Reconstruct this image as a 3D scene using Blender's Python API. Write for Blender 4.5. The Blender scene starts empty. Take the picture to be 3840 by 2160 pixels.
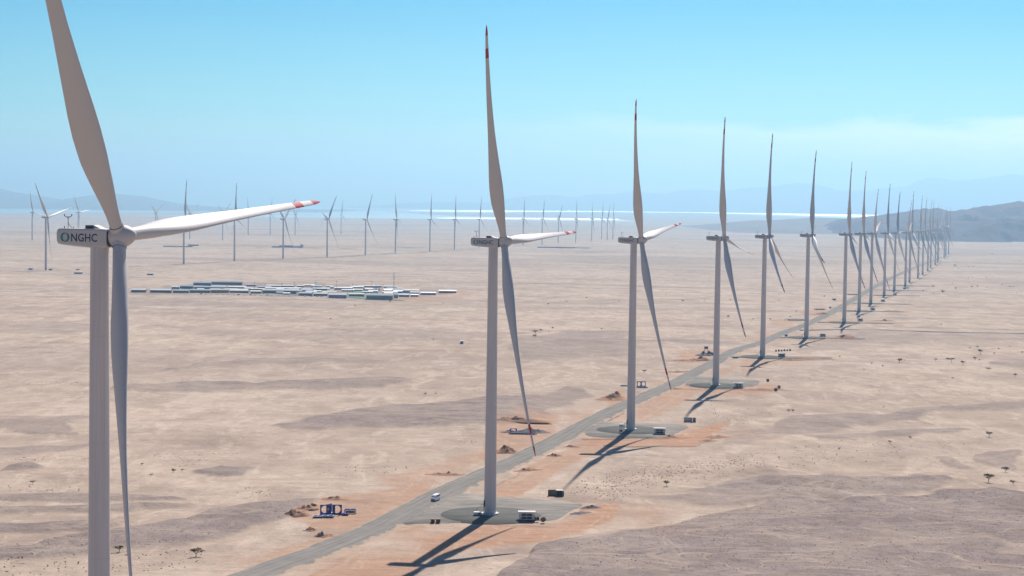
import bpy, math, random
import numpy as np
from mathutils import Matrix, Vector

random.seed(7)
rng = np.random.default_rng(7)
S = bpy.context.scene
COL = S.collection
R_ = math.radians

# ------------------------------------------------------------------ camera
FP = 6559.0                      # focal length in pixels of the 3840 px wide photograph
TH, RO = R_(2.7835), 0.01267     # pitch down, roll
fwd = np.array([0, math.cos(TH), -math.sin(TH)])
r0 = np.array([1.0, 0, 0]); u0 = np.cross(r0, fwd)
rgt = math.cos(RO) * r0 + math.sin(RO) * u0
upv = -math.sin(RO) * r0 + math.cos(RO) * u0
cam_d = bpy.data.cameras.new("camera")
cam = bpy.data.objects.new("camera", cam_d); COL.objects.link(cam)
cam_d.sensor_width = 36.0
cam_d.lens = FP / 3840 * 36
cam_d.clip_start = 1.0; cam_d.clip_end = 200000
cam.matrix_world = Matrix(((rgt[0], upv[0], -fwd[0], 0), (rgt[1], upv[1], -fwd[1], 0), (rgt[2], upv[2], -fwd[2], 0), (0, 0, 0, 1)))
S.camera = cam

# ------------------------------------------------------------------ light
SUN_EL, SUN_AZ = R_(44.5), R_(13.0)      # azimuth from +Y towards +X
W = bpy.data.worlds.new("World"); S.world = W; W.use_nodes = True
wn, wl = W.node_tree.nodes, W.node_tree.links
wn.clear()
wout = wn.new("ShaderNodeOutputWorld"); bg = wn.new("ShaderNodeBackground")
sky = wn.new("ShaderNodeTexSky"); sky.sky_type = 'NISHITA'; sky.sun_disc = False
sky.sun_elevation = SUN_EL; sky.sun_rotation = SUN_AZ
sky.altitude = 100; sky.air_density = 1.0; sky.dust_density = 0.6; sky.ozone_density = 2.5
SKY_STR = 0.065
bg.inputs[1].default_value = SKY_STR
tint = wn.new("ShaderNodeMix"); tint.data_type = 'RGBA'; tint.blend_type = 'MULTIPLY'; tint.inputs[0].default_value = 1.0
wl.new(sky.outputs[0], tint.inputs[6])
tc = wn.new("ShaderNodeTexCoord"); sep = wn.new("ShaderNodeSeparateXYZ")
wl.new(tc.outputs["Generated"], sep.inputs[0])
tr = wn.new("ShaderNodeValToRGB")            # tint by elevation: greyer at the horizon, more cyan above it
tr.color_ramp.elements[0].position = 0.0; tr.color_ramp.elements[0].color = (0.70, 0.86, 0.80, 1)
tr.color_ramp.elements[1].position = 0.13; tr.color_ramp.elements[1].color = (0.05, 0.54, 0.80, 1)
e = tr.color_ramp.elements.new(0.05); e.color = (0.38, 0.80, 0.86, 1)
e = tr.color_ramp.elements.new(0.6); e.color = (0.40, 0.56, 0.86, 1)
wl.new(sep.outputs[2], tr.inputs[0]); wl.new(tr.outputs[0], tint.inputs[7])
# thin low cloud bank near the horizon
mp = wn.new("ShaderNodeMapping"); mp.inputs['Scale'].default_value = (1.0, 1.0, 5.0)
nz = wn.new("ShaderNodeTexNoise"); nz.inputs['Scale'].default_value = 9.0; nz.inputs['Detail'].default_value = 9; nz.inputs['Roughness'].default_value = 0.62
wl.new(tc.outputs["Generated"], mp.inputs[0]); wl.new(mp.outputs[0], nz.inputs[0])
# height of the bank's top edge wanders with noise
madd = wn.new("ShaderNodeMath"); madd.operation = 'MULTIPLY_ADD'; madd.inputs[1].default_value = -0.035; 
wl.new(nz.outputs[0], madd.inputs[0]); wl.new(sep.outputs[2], madd.inputs[2])
cr = wn.new("ShaderNodeValToRGB")
cr.color_ramp.elements[0].position = 0.0; cr.color_ramp.elements[0].color = (0.0,)*3 + (1,)
cr.color_ramp.elements[1].position = 0.030; cr.color_ramp.elements[1].color = (0, 0, 0, 1)
e = cr.color_ramp.elements.new(0.0255); e.color = (1, 1, 1, 1)
e = cr.color_ramp.elements.new(0.016); e.color = (0.6, 0.6, 0.6, 1)
wl.new(madd.outputs[0], cr.inputs[0])
# the bank is stronger towards the sun's side (right), nearly gone to the left
cx = wn.new("ShaderNodeMapRange"); cx.inputs[1].default_value = -0.05; cx.inputs[2].default_value = 0.28; cx.inputs[3].default_value = 0.02; cx.inputs[4].default_value = 0.34
wl.new(sep.outputs[0], cx.inputs[0])
cm = wn.new("ShaderNodeMath"); cm.operation = 'MULTIPLY'; wl.new(cr.outputs[0], cm.inputs[0]); wl.new(cx.outputs[0], cm.inputs[1])
cmix = wn.new("ShaderNodeMix"); cmix.data_type = 'RGBA'
wl.new(cm.outputs[0], cmix.inputs[0]); wl.new(tint.outputs[2], cmix.inputs[6]); cmix.inputs[7].default_value = (24.0, 18.5, 16.5, 1)
wl.new(cmix.outputs[2], bg.inputs[0]); wl.new(bg.outputs[0], wout.inputs[0])

sd = bpy.data.lights.new("sun", 'SUN'); sd.energy = 5.0; sd.angle = R_(0.53); sd.color = (1.0, 0.90, 0.81)
so = bpy.data.objects.new("sun", sd); COL.objects.link(so)
sv = Vector((math.sin(SUN_AZ) * math.cos(SUN_EL), math.cos(SUN_AZ) * math.cos(SUN_EL), math.sin(SUN_EL)))
so.rotation_euler = sv.to_track_quat('Z', 'Y').to_euler()
so.location = (0, 0, 500)

S.view_settings.view_transform = 'Standard'; S.view_settings.look = 'None'
S.view_settings.gamma = 1; S.view_settings.exposure = 0.62; S.view_settings.use_curve_mapping = False
S.cycles.max_bounces = 6; S.cycles.diffuse_bounces = 3; S.cycles.glossy_bounces = 2; S.cycles.volume_bounces = 0
S.cycles.caustics_reflective = False; S.cycles.caustics_refractive = False

# ------------------------------------------------------------------ pixel helpers
def project(X, Y, Z):
    z = X * fwd[0] + Y * fwd[1] + Z * fwd[2]
    return 1920 + FP * (X * rgt[0] + Y * rgt[1] + Z * rgt[2]) / z, 1080 - FP * (X * upv[0] + Y * upv[1] + Z * upv[2]) / z
def ray(px, py):
    d = fwd + (px - 1920) / FP * rgt - (py - 1080) / FP * upv
    return d / d[1]                      # per metre of Y
def at_depth(px, py, Y):
    d = ray(px, py) * Y
    return d[0], Y, d[2]

# ------------------------------------------------------------------ noise
def _hash(ix, iy, s):
    h = (ix * 374761393 + iy * 668265263 + s * 974711) & 0x7fffffff
    h = ((h ^ (h >> 13)) * 1274126177) & 0x7fffffff
    return ((h ^ (h >> 16)) & 0xffff) / 65535.0
def vnoise(x, y, s=0):
    x = np.asarray(x, float); y = np.asarray(y, float)
    ix = np.floor(x).astype(np.int64); iy = np.floor(y).astype(np.int64)
    fx = x - ix; fy = y - iy
    fx = fx * fx * (3 - 2 * fx); fy = fy * fy * (3 - 2 * fy)
    a = _hash(ix, iy, s); b = _hash(ix + 1, iy, s); c = _hash(ix, iy + 1, s); d = _hash(ix + 1, iy + 1, s)
    return (a + (b - a) * fx) * (1 - fy) + (c + (d - c) * fx) * fy
def fbm(x, y, oct=4, s=0, gain=0.5):
    t = 0; a = 1; n = 0
    for o in range(oct):
        t = t + a * (vnoise(x * 2 ** o + 17 * o, y * 2 ** o - 9 * o, s + o) - 0.5); n += a; a *= gain
    return t / n * 2                     # about -1..1
def sstep(a, b, x):
    t = np.clip((x - a) / (b - a), 0, 1); return t * t * (3 - 2 * t)

# ------------------------------------------------------------------ terrain
GY = np.array([-9000, -4000, 0, 360, 700, 1006, 1300, 1593, 1876, 2180, 2484, 2744, 3100, 3360, 3635, 3936, 4273, 4600, 5200, 5900, 7500, 8800, 10200, 14000, 20400, 24000, 30000], float)
GZ = np.array([-60, -95, -111, -118.4, -126.2, -131, -134.6, -138, -141.3, -144, -147.7, -151, -155.8, -159, -162, -165, -168, -170.5, -176, -181, -184, -188, -191, -195.5, -199.8, -203.5, -203.9])
def base_z(X, Y):
    X = np.asarray(X, float); Y = np.asarray(Y, float)
    z = 0
    for d, w in ((-160, .2), (-60, .3), (60, .3), (160, .2)):
        z = z + w * np.interp(Y + d * np.clip(Y / 1500, .3, 3), GY, GZ)
    lat = np.clip(-188 + .277 * Y - X, -1800, 2600)
    return z + .0053 * lat * sstep(1400, 3600, Y) * (1 - sstep(5600, 11000, Y))
def ground_hit(px, py):
    d = ray(px, py); lo, hi = 150.0, 26000.0
    for _ in range(60):
        m = (lo * hi) ** 0.5
        if d[2] * m < base_z(d[0] * m, m): hi = m
        else: lo = m
    m = (lo + hi) / 2
    return d[0] * m, m
def hits(pts): return np.array([ground_hit(*p) for p in pts])

# turbines: (X, Y, blade phase pointing away from the camera); first eight fitted to the photograph
ROW = [(-84.9, 359.6, 86.3), (-7.7, 698.3, 89.3), (69.7, 1006.2, 85.5), (152.9, 1299.7, 100), (229.6, 1592.8, 118.2), (317.1, 1876.3, 132.1),
       (415.3, 2179.6, 103.8), (494.2, 2484.4, 101.8), (564, 2744, 78), (660, 3097, 20), (735, 3359, 32), (818, 3635, 76), (895, 3936, 5),
       (992, 4273, 102), (1066, 4541, 100), (1166, 4907, 96), (1246, 5208, 108), (1345, 5560, 98), (1425, 5860, 75), (1500, 6160, 95), (1600, 6480, 110), (1665, 6720, 88), (1765, 7080, 112)]
LEFT = [(-969, 3631, 78), (-795, 4229, 123), (-725, 4560, 120), (-640, 4880, 54), (-545, 5142, 42), (-459, 5458, 32), (-387, 5782, 103),
        (-287, 6069, 120), (-213, 6408, 118), (-129, 6740, 130), (44, 7400, 120), (128, 7607, 135), (294, 8146, 110), (396, 8767, 98),
        (496, 9179, 35), (530, 9250, 105), (482, 9480, 12), (208, 7979, 45)]
BACK = [(-1911, 6958, 100), (-1868, 7520, 84), (-1629, 7981, 58), (-1410, 7640, 60), (-1260, 7600, 56), (-1375, 9095, 100), (-1303, 9400, 130), (-1169, 9400, 55), (-980, 9986, 132)]

ROADP = [(760, 2230), (880, 2185), (997, 2142), (1221, 2063), (1389, 1996), (1500, 1940), (1612, 1877), (1705, 1829), (1813, 1782), (1920, 1736), (2013, 1691),
         (2088, 1654), (2162, 1612), (2237, 1571), (2293, 1545), (2352, 1516), (2442, 1479), (2535, 1438), (2610, 1397), (2677, 1362), (2720, 1333), (2777, 1307),
         (2852, 1289), (2936, 1250), (3010, 1224), (3066, 1199), (3122, 1170), (3178, 1138), (3220, 1112), (3256, 1090), (3310, 1060), (3365, 1032), (3420, 1008), (3480, 985), (3530, 965)]
road_xy = hits(ROADP)
def resample(p, step):
    d = np.r_[0, np.cumsum(np.hypot(*np.diff(p, axis=0).T))]
    n = max(2, int(d[-1] / step) + 1); t = np.linspace(0, d[-1], n)
    q = np.c_[np.interp(t, d, p[:, 0]), np.interp(t, d, p[:, 1])]
    k = np.array([1, 2, 3, 2, 1]) / 9.0
    for _ in range(3):
        e_ = np.pad(q, ((2, 2), (0, 0)), mode='edge')
        s_ = np.stack([np.convolve(e_[:, i], k, 'valid') for i in (0, 1)], 1)
        s_[0], s_[-1] = q[0], q[-1]; q = s_
    return q
road_c = resample(road_xy, 12.0)

def infra_dist(X, Y):
    """distance to the road line and the turbine feet"""
    d = np.full(np.shape(X), 1e9)
    P = road_c[::3]
    for i in range(len(P) - 1):
        a, b = P[i], P[i + 1]
        if True:
            v = b - a; L = (v * v).sum()
            t = np.clip(((X - a[0]) * v[0] + (Y - a[1]) * v[1]) / L, 0, 1)
            d = np.minimum(d, np.hypot(X - a[0] - t * v[0], Y - a[1] - t * v[1]) - 8)
    for (tx, ty, _) in ROW:
        d = np.minimum(d, np.hypot(np.maximum(np.abs(X - tx - 15) - 45, 0), np.maximum(np.abs(Y - ty) - 20, 0)))
    return d
MOUND = hits([(2700, 1830), (2990, 1775), (3400, 1765), (3840, 1830), (3840, 2000), (3300, 2000), (2880, 1930), (2650, 1900)])
def relief(X, Y, flat=None):
    X = np.asarray(X, float); Y = np.asarray(Y, float)
    if flat is None:
        flat = sstep(12, 60, infra_dist(X, Y))
    r = 2.0 * fbm(X / 220, Y / 240, 4, 11) + 0.9 * fbm(X / 62 + .3 * fbm(X / 90, Y / 90, 2, 5), Y / 38, 3, 23)
    rid = 1 - np.abs(fbm(X / 95, Y / 70, 3, 41)) * 2.2
    r = r + 0.9 * np.clip(rid, 0, 1) ** 2 * sstep(-.1, .5, fbm(X / 500, Y / 500, 2, 77))
    # bigger gravel mounds in the near right of the plain
    mx, my = X - 150, Y - 770
    mk = np.exp(-((X - 150) / 85) ** 2 - ((Y - 815) / 75) ** 2)
    r = r + 5.5 * mk * np.clip(fbm(X / 30, Y / 40, 4, 97) + .25, 0, 1)
    r = r * (1 - .5 * sstep(2500, 9000, Y)) * (1 - .9 * sstep(12000, 16000, Y))
    return r * flat
def gz(X, Y):
    return float(base_z(X, Y) + relief(np.array([X]), np.array([Y]))[0])

# ------------------------------------------------------------------ object helpers
def link(o): COL.objects.link(o); return o
def mesh_np(name, V, Fc, mat=None, smooth=False, attrs=None):
    me = bpy.data.meshes.new(name)
    V = np.asarray(V, np.float32); Fc = np.asarray(Fc, np.int32)
    me.vertices.add(len(V)); me.vertices.foreach_set("co", V.ravel())
    k = Fc.shape[1]
    me.loops.add(Fc.size); me.loops.foreach_set("vertex_index", Fc.ravel())
    me.polygons.add(len(Fc)); me.polygons.foreach_set("loop_start", np.arange(0, Fc.size, k, dtype=np.int32))
    me.polygons.foreach_set("loop_total", np.full(len(Fc), k, np.int32))
    if smooth: me.polygons.foreach_set("use_smooth", np.ones(len(Fc), bool))
    me.update(calc_edges=True)
    if attrs:
        for n_, a_ in attrs.items():
            at = me.attributes.new(n_, 'FLOAT', 'POINT'); at.data.foreach_set("value", np.asarray(a_, np.float32).ravel())
    if mat: me.materials.append(mat)
    return link(bpy.data.objects.new(name, me))
def grid_faces(nr, nc):
    i = np.arange(nr - 1)[:, None] * nc + np.arange(nc - 1)[None, :]
    return np.stack([i, i + 1, i + nc + 1, i + nc], -1).reshape(-1, 4)
def struct(o): o['kind'] = 'structure'; return o
def tag(o, label, cat, group=None, kind=None):
    o['label'] = label; o['category'] = cat
    if group: o['group'] = group
    if kind: o['kind'] = kind
    return o
def thing(name, label, cat, loc, rz=0.0, group=None):
    o = bpy.data.objects.new(name, None); o.empty_display_size = 1
    o.location = loc; o.rotation_euler = (0, 0, rz); link(o)
    return tag(o, label, cat, group)

class MB:
    def __init__(s): s.v = []; s.f = []
    def add(s, v, f):
        b = len(s.v); s.v += [tuple(p) for p in v]; s.f += [tuple(i + b for i in q) for q in f]; return s
    def box(s, c, d, rz=0.0, rx=0.0, ry=0.0):
        M = Matrix.Translation(c) @ Matrix.Rotation(rz, 4, 'Z') @ Matrix.Rotation(ry, 4, 'Y') @ Matrix.Rotation(rx, 4, 'X')
        v = [M @ Vector((x * d[0] / 2, y * d[1] / 2, z * d[2] / 2)) for z in (-1, 1) for y in (-1, 1) for x in (-1, 1)]
        return s.add(v, [(0, 2, 3, 1), (4, 5, 7, 6), (0, 1, 5, 4), (2, 6, 7, 3), (0, 4, 6, 2), (1, 3, 7, 5)])
    def tube(s, p0, p1, r0, r1=None, n=10, cap=True):
        r1 = r0 if r1 is None else r1
        p0 = Vector(p0); p1 = Vector(p1); d = (p1 - p0).normalized()
        a = d.orthogonal().normalized(); b = d.cross(a)
        v = [p + (a * math.cos(2 * math.pi * i / n) + b * math.sin(2 * math.pi * i / n)) * r for p, r in ((p0, r0), (p1, r1)) for i in range(n)]
        f = [(i, (i + 1) % n, n + (i + 1) % n, n + i) for i in range(n)]
        if cap: f += [tuple(range(n))[::-1], tuple(range(n, 2 * n))]
        return s.add(v, f)
    def loft(s, rings, cap=True):
        n = len(rings[0]); v = [p for r in rings for p in r]; f = []
        for k in range(len(rings) - 1):
            for i in range(n):
                j = (i + 1) % n; f.append((k * n + i, k * n + j, (k + 1) * n + j, (k + 1) * n + i))
        if cap: f += [tuple(range(n))[::-1], tuple(range((len(rings) - 1) * n, len(rings) * n))]
        return s.add(v, f)
    def mesh(s, name, mat, smooth=None):
        me = bpy.data.meshes.new(name); me.from_pydata(s.v, [], s.f)
        if mat: me.materials.append(mat)
        if smooth is not None:
            me.polygons.foreach_set("use_smooth", np.ones(len(me.polygons), bool))
            me.update()
            try: me.set_sharp_from_angle(angle=R_(smooth))
            except Exception: pass
        me.update(); return me
    def build(s, name, mat, parent=None, smooth=None):
        o = bpy.data.objects.new(name, s.mesh(name, mat, smooth)); link(o)
        if parent: o.parent = parent
        return o
def inst(name, me, parent=None, M=None):
    o = bpy.data.objects.new(name, me); link(o)
    if parent: o.parent = parent
    if M is not None: o.matrix_local = M
    return o
def copy_tree(o, parent=None):
    c = o.copy(); COL.objects.link(c)
    if parent is not None: c.parent = parent
    for ch in list(o.children): copy_tree(ch, c)
    return c

# ------------------------------------------------------------------ materials
def mat(name, color, rough=0.6, metal=0.0, spec=None, var=0.0, vscale=1.0, bump=0.0, bscale=4.0, emis=None):
    m = bpy.data.materials.new(name); m.use_nodes = True
    n, l = m.node_tree.nodes, m.node_tree.links
    b = n["Principled BSDF"]; b.inputs["Roughness"].default_value = rough; b.inputs["Metallic"].default_value = metal
    if spec is not None: b.inputs["Specular IOR Level"].default_value = spec
    b.inputs["Base Color"].default_value = (*color, 1)
    if var > 0 or bump > 0:
        t = n.new("ShaderNodeTexCoord"); no = n.new("ShaderNodeTexNoise"); no.inputs['Scale'].default_value = vscale; no.inputs['Detail'].default_value = 6
        l.new(t.outputs["Object"], no.inputs[0])
        if var > 0:
            mx = n.new("ShaderNodeMix"); mx.data_type = 'RGBA'
            mx.inputs[6].default_value = (*[c * (1 - var) for c in color], 1); mx.inputs[7].default_value = (*[min(1, c * (1 + var)) for c in color], 1)
            l.new(no.outputs[0], mx.inputs[0]); l.new(mx.outputs[2], b.inputs["Base Color"])
        if bump > 0:
            n2 = n.new("ShaderNodeTexNoise"); n2.inputs['Scale'].default_value = bscale; n2.inputs['Detail'].default_value = 5
            l.new(t.outputs["Object"], n2.inputs[0])
            bp = n.new("ShaderNodeBump"); bp.inputs['Strength'].default_value = bump; bp.inputs['Distance'].default_value = 0.2
            l.new(n2.outputs[0], bp.inputs['Height']); l.new(bp.outputs[0], b.inputs['Normal'])
    return m

def ground_material():
    m = bpy.data.materials.new("desert"); m.use_nodes = True
    n, l = m.node_tree.nodes, m.node_tree.links
    b = n["Principled BSDF"]; b.inputs["Roughness"].default_value = 1.0; b.inputs["Specular IOR Level"].default_value = 0.0
    geo = n.new("ShaderNodeNewGeometry")
    def noise(scale, detail=5, rough=0.55, stretch=None, dist=0.0):
        no = n.new("ShaderNodeTexNoise"); no.inputs['Scale'].default_value = scale; no.inputs['Detail'].default_value = detail
        no.inputs['Roughness'].default_value = rough; no.inputs['Distortion'].default_value = dist
        mpn = n.new("ShaderNodeMapping"); mpn.inputs['Scale'].default_value = stretch or (1, 1, 1)
        l.new(geo.outputs['Position'], mpn.inputs[0]); l.new(mpn.outputs[0], no.inputs[0])
        return no.outputs[0]
    def ramp(src, a, b_, c0=(0, 0, 0), c1=(1, 1, 1)):
        r = n.new("ShaderNodeValToRGB"); r.color_ramp.elements[0].position = a; r.color_ramp.elements[1].position = b_
        r.color_ramp.elements[0].color = (*c0, 1); r.color_ramp.elements[1].color = (*c1, 1)
        l.new(src, r.inputs[0]); return r.outputs[0]
    def mix(f, a, b_, mode='MIX'):
        x = n.new("ShaderNodeMix"); x.data_type = 'RGBA'; x.blend_type = mode
        for s_, v in ((0, f), (6, a), (7, b_)):
            if hasattr(v, 'links'): l.new(v, x.inputs[s_])
            elif s_ == 0: x.inputs[0].default_value = v
            else: x.inputs[s_].default_value = (*v, 1)
        return x.outputs[2]
    def math_(op, a, b_, clamp=False):
        x = n.new("ShaderNodeMath"); x.operation = op; x.use_clamp = clamp
        for i, v in enumerate((a, b_)):
            if hasattr(v, 'links'): l.new(v, x.inputs[i])
            else: x.inputs[i].default_value = v
        return x.outputs[0]
    def attr(name):
        a = n.new("ShaderNodeAttribute"); a.attribute_name = name; return a.outputs['Fac']
    sand = mix(ramp(noise(1 / 300, 5), .35, .65), (.40, .322, .255), (.49, .40, .322))
    sand = mix(ramp(noise(1 / 35, 6, .6, (1, .6, 1)), .45, .75), sand, (0.2921, 0.2283, 0.1858))
    sand = mix(math_('MULTIPLY', ramp(noise(1 / 9, 6, .7, (.7, .30, 1)), .44, .68), .42), sand, (0.2965, 0.2319, 0.1841))
    sand = mix(math_('MULTIPLY', ramp(noise(1 / 18, 7, .72, (1, .35, 1), .6), .50, .66), .75), sand, (.56, .465, .375))
    fine = ramp(noise(.9, 4, .7), .3, .75)
    sand = mix(math_('MULTIPLY', fine, .2), sand, (0.2390, 0.1858, 0.1505))
    sand = mix(math_('MULTIPLY', ramp(noise(.22, 5, .75, (1, .6, 1)), .52, .72), .5), sand, (0.2478, 0.1965, 0.1575))
    grav = mix(ramp(noise(1 / 22, 5, .6), .35, .65), (0.2213, 0.1814, 0.1674), (0.3077, 0.2569, 0.2353))
    grav = mix(math_('MULTIPLY', ramp(noise(1.3, 4, .8), .42, .62), .55), grav, (0.1150, 0.0956, 0.0885))
    grav = mix(math_('MULTIPLY', ramp(noise(.33, 5, .8, (1, .6, 1)), .50, .66), .6), grav, (0.1106, 0.0920, 0.0858))
    grav = mix(math_('MULTIPLY', ramp(noise(.2, 5, .8, (1, .5, 1)), .58, .72), .4), grav, (0.3009, 0.2522, 0.2124))
    gen = ramp(noise(1 / 210, 7, .62, (.55, 1.15, 1), .5), .54, .64)
    gen2 = ramp(noise(1 / 900, 6, .6, (.5, 1.3, 1), .6), .50, .64)
    gen = math_('MULTIPLY', math_('MAXIMUM', math_('MULTIPLY', gen, .55), math_('MULTIPLY', gen2, .6)), attr("wild"))
    gm = math_('MAXIMUM', attr("gravel"), gen)
    brk = ramp(noise(1 / 9, 6, .7), .25, .6)
    brk2 = ramp(noise(1 / 38, 7, .68, (.75, .6, 1), .8), .34, .52)
    gm = math_('MULTIPLY', gm, math_('ADD', math_('MULTIPLY', math_('MULTIPLY', brk, brk2), .50), .62), True)
    # thin drainage lines: light sand in the gravel, darker in the sand
    def contour(src, w):
        r = n.new("ShaderNodeValToRGB"); r.color_ramp.elements[0].position = .5 - w; r.color_ramp.elements[0].color = (0, 0, 0, 1)
        r.color_ramp.elements[1].position = .5 + w; r.color_ramp.elements[1].color = (0, 0, 0, 1); e_ = r.color_ramp.elements.new(.5); e_.color = (1, 1, 1, 1)
        l.new(src, r.inputs[0]); return r.outputs[0]
    drain = math_('MAXIMUM', contour(noise(1 / 110, 4, .55, (.45, 1, 1), 1.2), .012), contour(noise(1 / 55, 3, .5, (.4, 1.2, 1), 1.5), .014))
    col = mix(gm, sand, grav)
    col = mix(math_('MULTIPLY', math_('MULTIPLY', drain, gm), .6), col, (0.3894, 0.3186, 0.2522))
    col = mix(math_('MULTIPLY', math_('MULTIPLY', drain, math_('SUBTRACT', 1.0, gm)), .28), col, (0.2390, 0.1858, 0.1505))
    # far low-relief streaks of dark stone
    stk = ramp(noise(1 / 70, 5, .6, (.22, 1.0, 1)), .60, .70)
    col = mix(math_('MULTIPLY', math_('MULTIPLY', stk, .45), attr("wild")), col, (0.1903, 0.1505, 0.1372))
    dirt = mix(ramp(noise(1 / 7, 6, .65, (.35, 1, 1)), .35, .7), (.42, .268, .185), (.315, .19, .128))
    dirt = mix(ramp(noise(1 / 2.4, 4, .7, (.3, 1, 1)), .60, .72), dirt, (0.1681, 0.1018, 0.0708))
    dirt = mix(math_('MULTIPLY', ramp(noise(1 / 5, 5, .6, (1, .25, 1), .5), .55, .68), .6), dirt, (0.4779, 0.3452, 0.2434))
    col = mix(attr("dirt"), col, dirt)
    col = mix(attr("vein"), col, (0.4248, 0.3452, 0.2699))
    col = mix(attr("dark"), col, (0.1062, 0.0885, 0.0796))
    l.new(col, b.inputs["Base Color"])
    bp = n.new("ShaderNodeBump"); bp.inputs['Strength'].default_value = .85; bp.inputs['Distance'].default_value = .8
    hsum = math_('ADD', math_('MULTIPLY', noise(.5, 6, .75), .8), math_('MULTIPLY', noise(1 / 14, 4, .6, (.6, 1, 1)), 2.0))
    l.new(hsum, bp.inputs['Height']); l.new(bp.outputs[0], b.inputs['Normal'])
    return m
M_ground = ground_material()
M_white = mat("turbine_paint", (.52, .49, .48), .55, spec=.3, var=.05, vscale=.15)
M_tower = mat("tower_paint", (.54, .495, .48), .42, var=.06, vscale=.12)
def streak(m, col, amt=.14):
    n, l = m.node_tree.nodes, m.node_tree.links; b = n["Principled BSDF"]
    t = n.new("ShaderNodeTexCoord"); mp_ = n.new("ShaderNodeMapping"); mp_.inputs['Scale'].default_value = (2.2, 2.2, .035)
    no = n.new("ShaderNodeTexNoise"); no.inputs['Scale'].default_value = 1.0; no.inputs['Detail'].default_value = 7; no.inputs['Roughness'].default_value = .7
    l.new(t.outputs['Object'], mp_.inputs[0]); l.new(mp_.outputs[0], no.inputs[0])
    r = n.new("ShaderNodeValToRGB"); r.color_ramp.elements[0].position = .42; r.color_ramp.elements[1].position = .72
    r.color_ramp.elements[0].color = (*col, 1); r.color_ramp.elements[1].color = (*[c * (1 - amt * k) for c, k in zip(col, (1, 1.25, 1.6))], 1)
    l.new(no.outputs[0], r.inputs[0]); l.new(r.outputs[0], b.inputs['Base Color'])
streak(M_tower, (.60, .55, .54))
M_red = mat("red_paint", (.40, .008, .016), .55, spec=.2)
M_seam = mat("dark_seal", (.05, .045, .05), .7)
M_navy = mat("navy_lettering", (.012, .03, .07), .5)
M_teal = mat("teal_ring", (.0, .22, .24), .5)
M_conc = mat("concrete", (.55, .54, .52), .9, var=.1, vscale=1.5)
M_gravel = mat("road_gravel", (.20, .19, .175), 1.0, spec=0, var=.16, vscale=.25, bump=.5, bscale=2)
M_darkmetal = mat("dark_metal", (.035, .04, .055), .5)
M_glass = mat("window_glass", (.02, .025, .035), .1)
M_blue = mat("blue_frame_paint", (.015, .05, .26), .45, var=.15, vscale=2)
M_lblue = mat("faded_blue_paint", (.20, .29, .50), .5, var=.15, vscale=2)
M_wwall = mat("white_panel", (.62, .60, .60), .5, var=.05, vscale=2)
M_brown = mat("rusty_container", (.17, .12, .08), .7, var=.25, vscale=2)
M_mound = mat("excavated_soil", (.33, .205, .14), 1.0, spec=0, var=.22, vscale=.5, bump=.8, bscale=1.2)
M_rubber = mat("tyre_rubber", (.02, .02, .02), .9)

# ------------------------------------------------------------------ ground sheet with painted soil masks
uu = np.r_[-3.0, -2.2, -1.6, -1.2, -.9, -.7, -.55, -.45, -.39, np.linspace(-.345, .345, 900), .39, .45, .55, .7, .9, 1.2, 1.6, 2.2, 3.0]
yy = np.r_[60, 120, 180, 240, 300, 340, 380, 410, 435, 455, 1.0 / np.linspace(1 / 470, 1 / 24000, 640)]
Yg, Ug = np.meshgrid(yy, uu, indexing='ij'); Xg = Ug * Yg
Xg = np.clip(Xg, -24500, 24500)
sh = Xg.shape
flat = sstep(12, 60, infra_dist(Xg, Yg))
bz = base_z(Xg, Yg); rl = relief(Xg, Yg, flat)
inn = (np.abs(Ug) < .36) & (Yg > 400)
wx = Xg + 9 * fbm(Xg / 30, Yg / 45, 4, 3) * np.clip(Yg / 800, .7, 4); wy = Yg + 30 * fbm(Xg / 60, Yg / 60, 4, 8) * np.clip(Yg / 900, .6, 3)
PX, PY = project(wx, wy, base_z(wx, wy))
NX, NY = project(Xg + 1.6 * fbm(Xg / 9, Yg / 9, 3, 4), Yg + 6 * fbm(Xg / 14, Yg / 14, 3, 9), bz)
def poly_mask(poly, soft, qx=PX, qy=PY):
    poly = np.array(poly, float)
    x0, y0 = poly.min(0) - soft * 4; x1, y1 = poly.max(0) + soft * 4
    out = np.zeros(sh); sel = inn & (qx > x0) & (qx < x1) & (qy > y0) & (qy < y1)
    if not sel.any(): return out
    x, y = qx[sel], qy[sel]; ins = np.zeros(len(x), bool); dist = np.full(len(x), 1e9)
    for i in range(len(poly)):
        a, b = poly[i], poly[(i + 1) % len(poly)]
        c = (a[1] > y) != (b[1] > y)
        with np.errstate(all='ignore'):
            ins ^= c & (x < (b[0] - a[0]) * (y - a[1]) / (b[1] - a[1] + 1e-12) + a[0])
        v = b - a; t = np.clip(((x - a[0]) * v[0] + (y - a[1]) * v[1]) / ((v * v).sum() + 1e-9), 0, 1)
        dist = np.minimum(dist, np.hypot((x - a[0] - t * v[0]) * .35, y - a[1] - t * v[1]))
    sd_ = np.where(ins, dist, -dist)
    out[sel] = sstep(-soft, soft, sd_); return out
def line_mask(pts, wpx, qx=NX, qy=NY):
    out = np.zeros(sh); pts = np.array(pts, float)
    x0, y0 = pts.min(0) - 12; x1, y1 = pts.max(0) + 12
    sel = inn & (qx > x0) & (qx < x1) & (qy > y0) & (qy < y1)
    x, y = qx[sel], qy[sel]; d = np.full(len(x), 1e9)
    for a, b in zip(pts[:-1], pts[1:]):
        v = b - a; t = np.clip(((x - a[0]) * v[0] + (y - a[1]) * v[1]) / ((v * v).sum() + 1e-9), 0, 1)
        d = np.minimum(d, np.hypot((x - a[0] - t * v[0]) * .6, y - a[1] - t * v[1]))
    out[sel] = np.exp(-(d / wpx) ** 2); return out
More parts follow.
